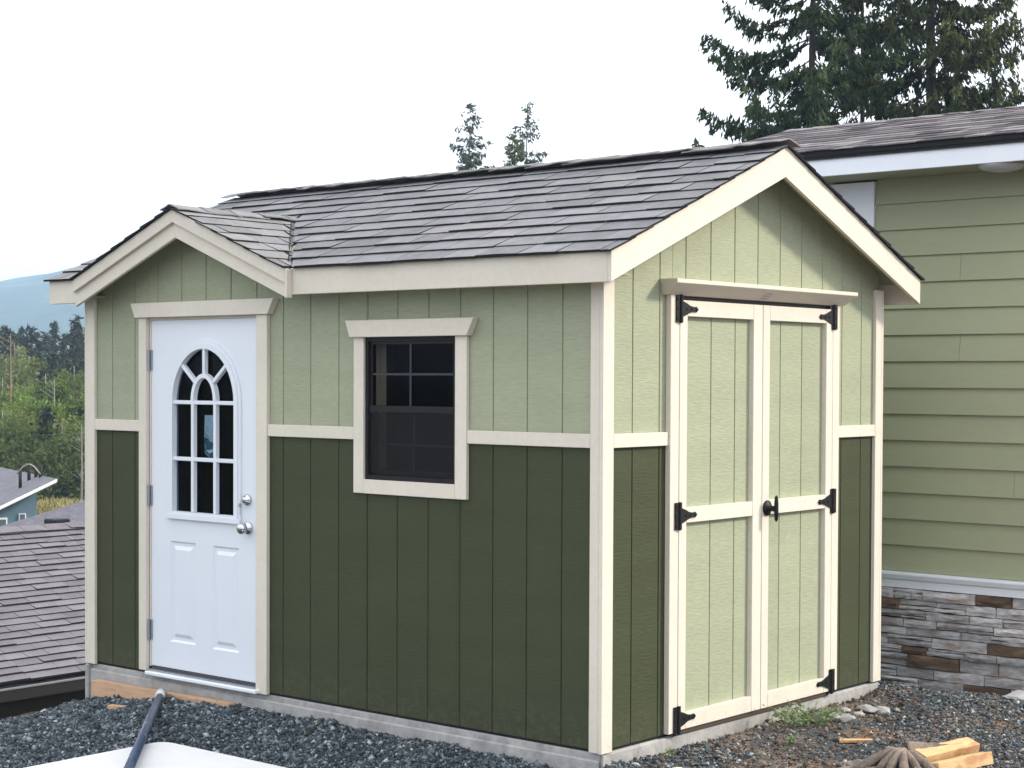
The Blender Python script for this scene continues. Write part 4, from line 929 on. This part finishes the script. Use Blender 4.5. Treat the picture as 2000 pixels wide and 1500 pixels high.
scatter('rubble', 800, (.02, 1.6), (-.5, 3.2), (.015, .45), DIRT, lambda x, y: x > .03, 'scattered larger lumps of rubble before the double doors', sink=.6)
scatter('gravel', 1100, (-3.8, .2), (-1.3, -.01), (.022, .30), GRAV, lambda x, y: off_sheet(x, y) & (y < -.02), 'larger stones lying in the gravel along the shed', sink=.6)

# ================================================================== loose things
# white sheet on the gravel
SW = mat('white_sheet', (.80, .79, .78), rough=.45, var=.03, vscale=5, col2=(.70, .68, .66), c2scale=7, c2pos=(.62, .8))
sx0, sy1 = SHEET; zs = -.100
pts = [(sx0+1.9, sy1), (sx0+1.9, sy1-1.3), (sx0, sy1-1.3)]
rc = .075; pts += [(sx0+rc-rc*math.cos(t), sy1-rc+rc*math.sin(t)) for t in [math.pi/2*i/8 for i in range(9)]]
ws = prism('panel_sheet', [(a, b) for a, b in pts], 'z', zs-.028, zs, SW, None, .004)
tag(ws, 'white rounded-corner panel lying on the gravel in front of the shed door', 'panel')
# pipe
pp = thing('pipe', 'dark blue plastic pipe with white end lying across gravel and white panel', 'pipe', (-2.6, -.4, -.1))
A0 = Vector((-2.93, -.085, -.085)); A1 = Vector((-1.22, -1.63, -.055)); dp = (A1-A0).normalized()
tube('barrel', [A0+dp*.13, A0+dp*.6, A1], .022, mat('blue_pipe', (.045, .068, .12), rough=.35, var=.25, vscale=12, col2=(.22, .25, .30), c2scale=18, c2pos=(.6, .68)), pp, 14)
tube('end_fitting', [A0, A0+dp*.135], .0265, mat('white_pvc', (.68, .68, .67), rough=.4, var=.1, vscale=20), pp, 14)
tube('socket', [A0-dp*.02, A0+dp*.012], .020, BLACK, pp, 12)
# lumber along the foundation
def beam(name, label, cat, c, L_, w_, h_, rz, ry, m, seed=1, rx=0.0):
    bm = bmesh.new(); bm_box(bm, -L_/2, L_/2, -w_/2, w_/2, -h_/2, h_/2)
    bmesh.ops.subdivide_edges(bm, edges=[e for e in bm.edges if abs(e.verts[0].co.x-e.verts[1].co.x) > L_*.5], cuts=4)
    q = random.Random(seed)
    for v in bm.verts: v.co += Vector((0, q.uniform(-1, 1)*w_*.03, q.uniform(-1, 1)*h_*.04))
    bevel(bm, min(w_, h_)*.04); o = from_bm(name, bm, m); o.location = c; o.rotation_euler = (rx, ry, rz); return tag(o, label, cat)
beam('lumber_plank', 'orange-brown form board laid against the foundation below the white door', 'plank', (-2.98, -.050, -.128), 1.18, .045, .088, 0.0, -.012, PINE, 3)
beam('wood_scrap', 'small pale wood offcut on the gravel just left of the pipe end', 'wood scrap', (-2.99, -.33, -.135), .10, .04, .018, .3, 0, PINE, 4)
beam('wood_scrap', 'tiny pale splinter of wood at the foot of the long wall', 'wood scrap', (-1.68, -.075, -.087), .085, .03, .014, -.1, .05, WOODS, 5)
beam('wood_scrap', 'long orange splinter of wood lying in the dirt before the double doors', 'wood scrap', (.60, 1.165, -.052), .16, .035, .012, .73, 0, WOODS, 6)
beam('firewood_piece', 'upper split piece of orange firewood beside the burlap', 'firewood', (1.145, .985, -.002), .33, .075, .065, 1.27, -.06, WOODS, 7, .25)
beam('firewood_piece', 'lower split piece of pale firewood sticking out to the right of the burlap', 'firewood', (1.235, .945, -.03), .34, .062, .055, 1.30, -.03, WOODS, 8, -.2)
# burlap
BUR = mat('burlap', (.20, .155, .125), rough=.95, var=.3, vscale=9, bump=.9, bscale=90, fine=.2, col2=(.11, .085, .07), c2scale=8)
nu, nv = 60, 44; U_, V_ = np.meshgrid(np.linspace(-1, 1, nu), np.linspace(-1, 1, nv), indexing='ij')
rad = np.hypot(U_, V_); ang_ = np.arctan2(V_, U_)
hgt = .05*np.exp(-((U_-.1)**2*2+V_**2*2))+.010*np.sin(U_*13+V_*5+2*np.sin(V_*4))*np.exp(-rad**2)+.004*np.sin(V_*27-U_*9)
ca, sa_ = math.cos(.9), math.sin(.9)
bx = 1.00+(U_*.24*ca-V_*.15*sa_)+.012*np.sin(V_*12); by = .80+(U_*.24*sa_+V_*.15*ca)+.012*np.sin(U_*14)
bz = ground_z(bx, by)+np.maximum(hgt*(1-.75*np.clip(rad-.6, 0, 1)), .004)
bz = np.where(rad > 1.1+.1*np.sin(ang_*5), ground_z(bx, by)-.02, bz)
I = np.arange(nu*nv).reshape(nu, nv); F = np.stack([I[:-1, :-1].ravel(), I[1:, :-1].ravel(), I[1:, 1:].ravel(), I[:-1, 1:].ravel()], 1)
o = mesh_np('burlap_cloth', np.stack([bx.ravel(), by.ravel(), bz.ravel()], 1), F, BUR, smooth=True)
md = o.modifiers.new('thick', 'SOLIDIFY'); md.thickness = .004; tag(o, 'crumpled brown burlap sacking with a gaping fold, heaped on the ground at the lower right', 'cloth')
# a gaping flap and creases gathered at a knot
qb = random.Random(8); bm = bmesh.new(); G = []
for a in range(15):
    q = a/14; c = Vector((1.035+.155*q, .83+.235*q, -.045)); row = []
    for b in range(9):
        t = math.pi*(.02+.96*b/8); w_ = .052*(1-.35*q)+.004*math.sin(a*1.7+b); out_ = Vector((.62, -.60, 0))
        row.append(c+out_*(math.cos(t)*w_*.9)+Vector((0, 0, math.sin(t)*(.105-.035*q)))+Vector((qb.uniform(-1, 1), qb.uniform(-1, 1), qb.uniform(-1, 1)))*.0022)
    G.append([bm.verts.new(v) for v in row])
for a in range(14):
    for b in range(8): bm.faces.new((G[a][b], G[a+1][b], G[a+1][b+1], G[a][b+1]))
fl = from_bm('fold', bm, BUR, o, True); m2_ = fl.modifiers.new('thick', 'SOLIDIFY'); m2_.thickness = .006
for k in range(7):
    a = -2.9+k*.42; L_ = .20+.03*math.sin(k*2.1); kx, ky = 1.05, .79
    pts = [(kx, ky, .028-.004*abs(k-3)), (kx+math.cos(a)*L_*.25, ky+math.sin(a)*L_*.25, .022+.006*math.sin(k)), (kx+math.cos(a+.1)*L_*.6, ky+math.sin(a+.1)*L_*.6, -.012), (kx+math.cos(a+.16)*L_, ky+math.sin(a+.16)*L_, -.062)]
    tube('fold', pts, [.012, .017, .021, .016], BUR, o, 9)
# rocks
def rock(label, c, s, m, seed, cat='rock'):
    bm = bmesh.new(); q = random.Random(seed)
    for _ in range(22):
        d = Vector((q.gauss(0, 1), q.gauss(0, 1), q.gauss(0, 1))).normalized()*q.uniform(.8, 1.12); bm.verts.new(d)
    bmesh.ops.convex_hull(bm, input=bm.verts[:]); bmesh.ops.delete(bm, geom=[v for v in bm.verts if not v.link_faces], context='VERTS'); bevel(bm, .07); ph = []
    for v in bm.verts:
        f = 1+sum(.11*math.sin(v.co.dot(d)*3.2+p) for d, p in ph)+q.uniform(-.03, .03); v.co = Vector((v.co.x*s[0]*f, v.co.y*s[1]*f, v.co.z*s[2]*f))
    o = from_bm('rock', bm, m, None, False); o.location = c; return tag(o, label, cat)
PALE = mat('pale_rock', (.62, .61, .57), rough=.9, var=.12, vscale=12, bump=.6, bscale=40, bdist=.004)
rock('large white rock at the foot of the stone wall on the right', (.49, 3.17, -.145), (.14, .05, .045), PALE, 1)
rock('pale flat stone in the dirt near the shed corner', (.33, .12, -.05), (.035, .03, .014), PALE, 2)
qr = random.Random(4)
for i in range(11):
    x, y, sz = .27+qr.uniform(-.10, .09), 1.74+qr.uniform(-.26, .22), qr.uniform(.022, .055)
    o = rock('pale lump of broken concrete in the heap by the foundation right of the weed', (x, y, float(ground_z(x, y))+sz*.2), (sz*1.3, sz, sz*.6), CONC, 20+i, 'concrete lump'); o['group'] = 'broken concrete lumps by the foundation'
rock('broken slab of concrete under the near foundation corner', (-.035, -.02, -.125), (.05, .022, .03), CONC, 33, 'concrete lump')
# weeds
WEED = foliage('weed_leaves', [(0, (.07, .11, .04)), (.5, (.20, .27, .12)), (1, (.42, .47, .31))], .4)
def weed(label, x, y, n, sp, hgt, seed, lf=.016):
    R = np.random.default_rng(seed); z0 = float(ground_z(x, y)); t = thing('weed', label, 'weed', (x, y, z0)); bm = bmesh.new(); C = []; Dd = []
    for k in range(n):
        a = R.uniform(0, 6.28); r_ = sp*math.sqrt(R.random()); h = hgt*R.uniform(.4, 1); b = np.array([x+math.cos(a)*r_*.4, y+math.sin(a)*r_*.7, z0-.01]); e = b+np.array([math.cos(a)*r_*.6, math.sin(a)*r_*.8, h])
        tube_bm(bm, [b, b*.5+e*.5+np.array([0, 0, h*.15]), e], [.0016, .0012, .0008], 4, False)
        for j in range(9):
            s = .25+.75*j/8; p = b+(e-b)*s+np.array([0, 0, h*.15*math.sin(s*3.1)]); C.append(p+R.normal(0, .006, 3)); Dd.append(np.append(R.normal(0, 1, 2), R.uniform(0, .8)))
    from_bm('stem', bm, mat('weed_stem', (.16, .20, .09)), t); m_ = len(C)
    V, F = leafset(np.array(C), np.array(Dd), lf*R.uniform(.7, 1.6, m_), lf*R.uniform(.35, .7, m_)); mesh_np('leaves', V, F, WEED, t, rnd=np.repeat(R.uniform(0, 1, m_), 4))
weed('bushy pale green weed growing against the foundation under the double doors', .23, 1.34, 60, .17, .10, 1, .022)
weed('tiny bright green sprout in the dirt before the left door leaf', .42, .87, 9, .035, .05, 2)
weed('low green weed by the foundation near the shed corner', .14, .30, 12, .05, .04, 3, .012)

# ================================================================== haze
bm = bmesh.new(); bm_box(bm, -2750, 1600, -1600, 2750, -30, 160)
hz = from_bm('haze', bm, D.materials.new('haze_air')); hm = hz.data.materials[0]; hm.use_nodes = True; hm.node_tree.nodes.clear()
ho = node(hm.node_tree, 'ShaderNodeOutputMaterial'); pv = node(hm.node_tree, 'ShaderNodeVolumePrincipled')
pv.inputs['Color'].default_value = (.54, .735, 1.0, 1); pv.inputs['Density'].default_value = .0006; pv.inputs['Anisotropy'].default_value = 0.0
hm.node_tree.links.new(pv.outputs[0], ho.inputs['Volume']); tag(hz, 'thin blue air haze over the valley', 'haze', kind='stuff')
